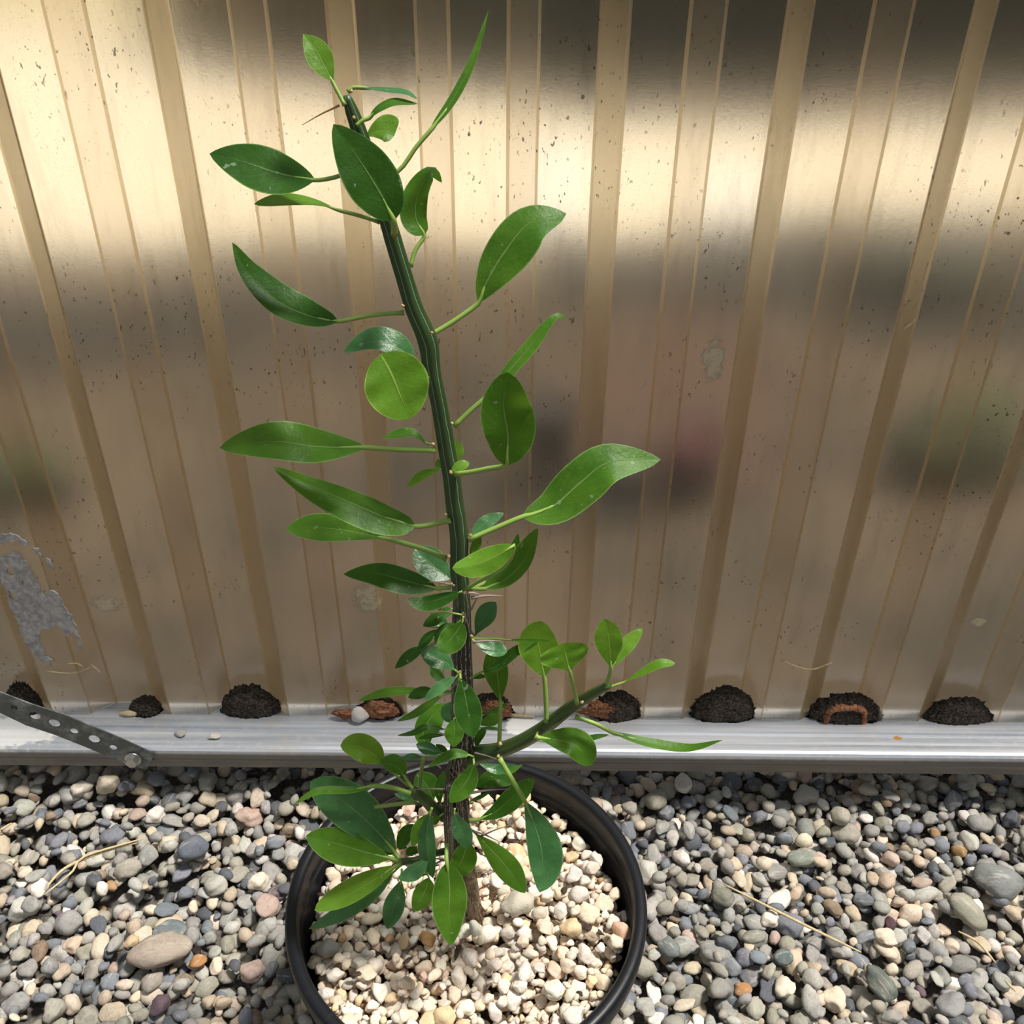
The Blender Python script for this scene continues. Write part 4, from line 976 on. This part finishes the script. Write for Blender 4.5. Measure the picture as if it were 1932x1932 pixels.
clay(654, 42, 22, 'small tan clay fragment left of the white stone on rail', 62)
clay(938, 62, 44, 'tan clay fragment on the rail just right of the stem', 63)
clay(1128, 84, 40, 'deep rust clay lump on rail behind the right branch', 64)
clay(1798, 26, 36, 'small orange clay lump on rail at far right', 66)
lump('white_stone', 682, 1352, RZ1, 34, 24, 34, M_PUM1, 'rounded white stone on the rail between two clay fragments', 'stone', 67, 'round', 0, -.006).color = (.66, .65, .64, 1)
# clay ring (broken tube mouth)
rg = on_z(1590, 1356, RZ1); d = project([rg])[2][0]; V = []; Fc = []; k1, k2 = 40, 10; r_ = np.random.default_rng(5)
for i in range(k1):
    a = math.pi * i / (k1 - 1); 
    A, B = 35 / F * d, 30 / F * d * 1.25
    sq = lambda q, e: math.copysign(abs(q) ** e, q)
    cx, cz = A * sq(math.cos(a), .55), B * sq(math.sin(a), .55)
    for j in range(k2):
        b = 2 * math.pi * j / k2; rr = .0030 * (1 + .35 * math.sin(i * 1.9 + j) + .2 * r_.normal())
        V.append((cx + rr * math.cos(b) * math.cos(a), -.004 + .005 * math.sin(b), max(cz + rr * math.cos(b) * abs(math.sin(a)), 0)))
for i in range(k1 - 1):
    for j in range(k2): Fc.append((i * k2 + j, i * k2 + (j + 1) % k2, (i + 1) * k2 + (j + 1) % k2, (i + 1) * k2 + j))
Fc += [tuple(range(k2)), tuple((k1 - 1) * k2 + j for j in range(k2))]
o = mesh_obj('clay_ring', V, Fc, M_RUST); o.location = (rg.x, rg.y, RZ1); tag(o, 'broken rust clay arch standing on the rail at right', 'clay fragment', 'rust-coloured clay fragments on the rail')
lump('snail_shell', 245, 1349, RZ1, 34, 10, 12, M_SHELL, 'flattened golden shell fragment on rail behind the strap', 'shell', 71, 'flat', 0, -.001)
def stick(name, pts, z, r, mat, lab, cat, group=None, lift=.002, field=None, onwall=False):
    q = catmull(pts, 20)
    P = []
    for a, b in q:
        if onwall: p = on_y(a, b, WY - .002)
        else:
            p = on_z(a, b, z)
            if field: p.z = max(p.z, z)
        P.append(tuple(p))
    R = [r * (1 - .5 * abs(2 * i / 19 - 1) ** 3) for i in range(20)]
    o = tube(name, P, R, mat, None, 7); tag(o, lab, cat, group); return o
stick('twig', [(905, 1351), (960, 1349), (1008, 1352)], RZ1 + .0035, .0018, M_STRAW, 'thin pale twig lying on the rail behind the stem', 'twig')
GT = .0085
stick('straw_stalk', [(1365, 1668), (1440, 1706), (1540, 1756), (1625, 1797)], GT + .004, .0014, M_STRAW, 'long straight straw stalk on the gravel right of the pot', 'straw', 'dry straw on the gravel')
stick('straw_stalk', [(1808, 1757), (1845, 1778), (1878, 1816)], GT + .004, .0012, M_STRAW, 'short curved straw on the far right gravel', 'straw', 'dry straw on the gravel')
stick('straw_stalk', [(1896, 1850), (1916, 1870)], GT + .004, .0012, M_STRAW, 'tiny straw bit in the far lower right gravel', 'straw', 'dry straw on the gravel')
stick('straw_stalk', [(80, 1684), (120, 1640), (190, 1608), (258, 1590)], GT + .005, .0016, M_STRAW, 'long bent straw stalk on the left gravel', 'straw', 'dry straw on the gravel')
stick('straw_stalk', [(84, 1688), (135, 1646), (160, 1616), (270, 1582)], GT + .008, .0012, M_STRAW, 'thin straw strand crossing the long one at left', 'straw', 'dry straw on the gravel')
stick('straw_stalk', [(0, 1566), (22, 1553)], GT + .004, .0012, M_STRAW, 'short straw at the left edge below the rail', 'straw', 'dry straw on the gravel')
o = stick('dry_root', [(86, 1266), (120, 1270), (148, 1268), (174, 1258)], 0, .0008, M_STRAW, 'dry curved root stuck low on the sheet at left', 'root', 'dry roots on the sheet', onwall=True)
stick('dry_root', [(172, 1254), (182, 1262), (190, 1270)], 0, .0007, M_STRAW, 'tiny dry root beside the curved one at left', 'root', 'dry roots on the sheet', onwall=True)
stick('dry_root', [(128, 1252), (145, 1252), (158, 1258)], 0, .0007, M_STRAW, 'short dry root above the curved one at left', 'root', 'dry roots on the sheet', onwall=True)
stick('dry_root', [(1480, 1248), (1505, 1258), (1533, 1263), (1570, 1250)], 0, .0008, M_STRAW, 'dry forked root on the sheet above the right-hand clay arch', 'root', 'dry roots on the sheet', onwall=True)
stick('dry_root', [(1396, 676 - 0), (1420, 690), (1430, 700)][:0] or [(1704, 622), (1718, 612), (1732, 599)], 0, .0006, M_STRAW, 'fine straw splinter high on the sheet at right', 'root', 'dry roots on the sheet', onwall=True)

# peeling sealant on the sheet: traced outlines on the sheet face, with thickness
def seal(outer, holes, lab, seed):
    Yp = WY - .0012; r = random.Random(seed)
    def rag(poly, amp):
        out = []
        for i in range(len(poly)):
            a, b = poly[i], poly[(i + 1) % len(poly)]; L = math.dist(a, b); m = max(int(L / 5), 1)
            for s in range(m):
                t_ = s / m; out.append((a[0] + (b[0] - a[0]) * t_ + r.uniform(-amp, amp), a[1] + (b[1] - a[1]) * t_ + r.uniform(-amp, amp)))
        return out
    cv = lambda poly: [(lambda P: (P.x, P.z))(on_y(x, y, Yp)) for x, y in poly]
    o = flat2d('sealant_patch', cv(rag(outer, 2.2)), [cv(rag(h, 1.2)) for h in holes], Yp, M_SEAL, .0016)
    tag(o, lab, 'old sealant', 'peeling grey sealant on the sheet at left')
seal([(0, 1050), (14, 1046), (32, 1043), (46, 1056), (62, 1082), (72, 1105), (82, 1124), (92, 1112), (104, 1116), (116, 1130), (122, 1146), (134, 1160), (142, 1178), (148, 1198), (154, 1226), (150, 1228), (146, 1208), (142, 1192), (136, 1190), (134, 1197),
      (122, 1198), (118, 1186), (108, 1176), (104, 1184), (86, 1186), (74, 1196), (76, 1212), (84, 1222), (84, 1236), (104, 1246), (92, 1250), (74, 1244), (60, 1230), (46, 1208), (38, 1186), (30, 1166), (20, 1144), (12, 1120), (2, 1090), (0, 1082)],
     [[(18, 1068), (26, 1072), (26, 1086), (12, 1080)], [(16, 1112), (28, 1118), (26, 1132), (18, 1126)], [(48, 1090), (44, 1104), (40, 1096)]], 'large peeling grey sealant smear low on the sheet at left', 1)
seal([(0, 1010), (18, 1006), (36, 1012), (54, 1026), (50, 1030), (30, 1020), (12, 1022), (0, 1022)], [], 'thin grey sealant streak above the large smear', 2)
seal([(62, 1032), (72, 1036), (79, 1050), (74, 1050), (66, 1042)], [], 'small sealant fleck beside the thin streak', 3)
seal([(88, 1054), (96, 1058), (101, 1074), (94, 1072), (88, 1064)], [], 'small sealant fleck between thin streak and large smear', 4)

# ---------------------------------------------------------------- yard behind the sheet
def on_g(px, py, z=0): 
    P = on_z(px, py, z); return (P.x, P.y)
YARD = []
def yard_patch(name, pxs, mat, lab, cat, z=GZ + .01):
    o = patch(name, [on_g(x, y, z) for x, y in pxs], z, mat); 
    if cat: tag(o, lab, cat)
    else: o['kind'] = 'structure'
    return o
yard_patch('floor_path', [(-300, 470), (200, 470), (640, 440), (1000, 470), (1250, 440), (1500, 400), (2300, 400), (2300, 225), (1500, 235), (1120, 225), (900, 180), (700, 190), (430, 150), (240, 60), (-300, 30)], M_PATH, None, None)
M_MULCH = simple('dark_mulch', (.020, .018, .015), (.06, .05, .04), 30, bump=.2)
M_REDSOIL = simple('red_soil', (.075, .045, .032), (.125, .078, .055), 6, bump=.2)
yard_patch('floor_mulch', [(1040, 585), (1180, 545), (1350, 575), (1480, 560), (1640, 640), (1900, 640), (2300, 600), (2300, 425), (1600, 425), (1340, 440), (1040, 455)], M_MULCH, None, None)
yard_patch('floor_mulch', [(-300, 700), (120, 690), (420, 660), (560, 600), (520, 540), (300, 540), (100, 560), (-300, 560)], M_MULCH, None, None, GZ + .006)
yard_patch('floor_mulch', [(690, 960), (900, 980), (1240, 990), (1260, 900), (1060, 860), (700, 830)], M_MULCH, None, None, GZ + .006)
yard_patch('floor_soil', [(1140, 900), (1460, 930), (1500, 700), (1400, 600), (1150, 600), (1090, 700)], M_REDSOIL, None, None, GZ + .008)
M_SLAB = simple('white_slab', (.90, .88, .80), (.93, .92, .88), 2, bump=.05)
yard_patch('paving_slab', [(985, 430), (1110, 430), (1110, 270), (1000, 270)], M_SLAB, 'bright white paving slab seen blurred through the sheet above the leaf', 'paving slab', GZ + .05)
yard_patch('paving_slab', [(1310, 420), (1450, 420), (1450, 320), (1330, 320)], M_SLAB, 'second bright slab seen blurred through the sheet right of centre', 'paving slab', GZ + .05)
M_BUSH = simple('dark_foliage', (.016, .022, .016), (.045, .055, .040), 60, bump=.6, dist=.01)
M_BUSH2 = simple('olive_foliage', (.045, .060, .026), (.095, .11, .045), 40, bump=.6, dist=.01)
def bush(px, py, L, hgt, mat, lab, cat, seed, name='bush', dark=None):
    x, y = on_g(px, py, GZ); d = y
    depth = project([(x, y, 0)])[2][0]; a = L / F * depth / 2
    v, f = ICO3; p = v.copy(); r = np.random.default_rng(seed)
    for fr_ in (3, 6, 12, 22):
        for _ in range(4):
            dd = r.normal(size=3); p *= (1 + .05 * np.sin(fr_ * (v @ dd) + r.uniform(0, 6)))[:, None]
    q = p * np.array([a, a * .6, hgt / 2]); o = mesh_obj(name, q, f, mat); o.location = (x, y, GZ + hgt / 2 * .92)
    tag(o, lab, cat, 'garden things blurred behind the sheet')
M_MAROON = simple('maroon_glaze', (.060, .018, .022), (.085, .024, .028), 8, rough=.4, bump=.05)
M_DARKPOT = simple('dark_planter', (.030, .028, .030), (.045, .04, .04), 8, bump=.05)
def planter(px, py, wpx, hgt, mat, lab):
    x, y = on_g(px, py, GZ); depth = project([(x, y, 0)])[2][0]; a = wpx / F * depth / 2
    o = lathe('planter', [(0, 0), (a * .8, 0), (a, hgt), (a * 1.06, hgt), (a * 1.06, hgt * .93), (a * .99, hgt * .92), (0, hgt * .88)], mat, None, 32); o.location = (x, y, GZ); tag(o, lab, 'planter', 'garden things blurred behind the sheet')
planter(1300, 930, 130, .10, M_MAROON, 'dark maroon planter blurred behind the sheet right of centre')
planter(1190, 930, 110, .06, M_DARKPOT, 'low dark planter blurred behind the sheet above the right leaf')
planter(1030, 930, 110, .16, M_DARKPOT, 'taller dark planter blurred behind the sheet beside the stem')
bush(1800, 900, 260, .14, M_BUSH2, 'dull green shrub blurred behind the sheet at right', 'bush', 3)
bush(1750, 560, 330, .12, M_BUSH, 'dark low shrub blurred behind the sheet at upper right', 'bush', 4)
bush(40, 930, 220, .08, M_BUSH2, 'olive shrub blurred behind the sheet at far left', 'bush', 5)
# far hedge: dark mass along the back of the yard
def hedge(px0, px1, y, hgt, mat, lab, seed):
    x0 = on_y(px0, 100, y).x; x1 = on_y(px1, 100, y).x; nx, nz = 60, 14; V = []; Fc = []; r = np.random.default_rng(seed)
    for j in range(nz):
        a = math.pi * j / (nz - 1)
        for i in range(nx):
            s = i / (nx - 1); V.append((x0 + (x1 - x0) * s, y - .35 * math.sin(a) * (1 if j < 99 else 1) + .04 * r.normal() - .35 * math.cos(a) * 0, GZ + hgt * (.5 - .5 * math.cos(a)) + .03 * r.normal() * (0 < j)))
    for j in range(nz - 1):
        for i in range(nx - 1): Fc.append((j * nx + i, j * nx + i + 1, (j + 1) * nx + i + 1, (j + 1) * nx + i))
    o = mesh_obj('hedge', V, Fc, mat, None, True); tag(o, lab, 'hedge', 'garden things blurred behind the sheet')
hedge(820, 2600, 4.7, 1.3, M_BUSH, 'dark hedge blurred behind the sheet along the top right', 8)
M_BUSH3 = simple('dry_foliage', (.16, .13, .075), (.26, .21, .12), 30, bump=.6, dist=.01)
hedge(330, 930, 5.2, 1.2, M_BUSH3, 'brownish hedge blurred behind the sheet at top centre', 9)
plane('floor_lawn', -9, 9, 5.6, 16, GZ + .004, simple('dry_lawn', (.55, .48, .30), (.62, .55, .36), 3, bump=.1))
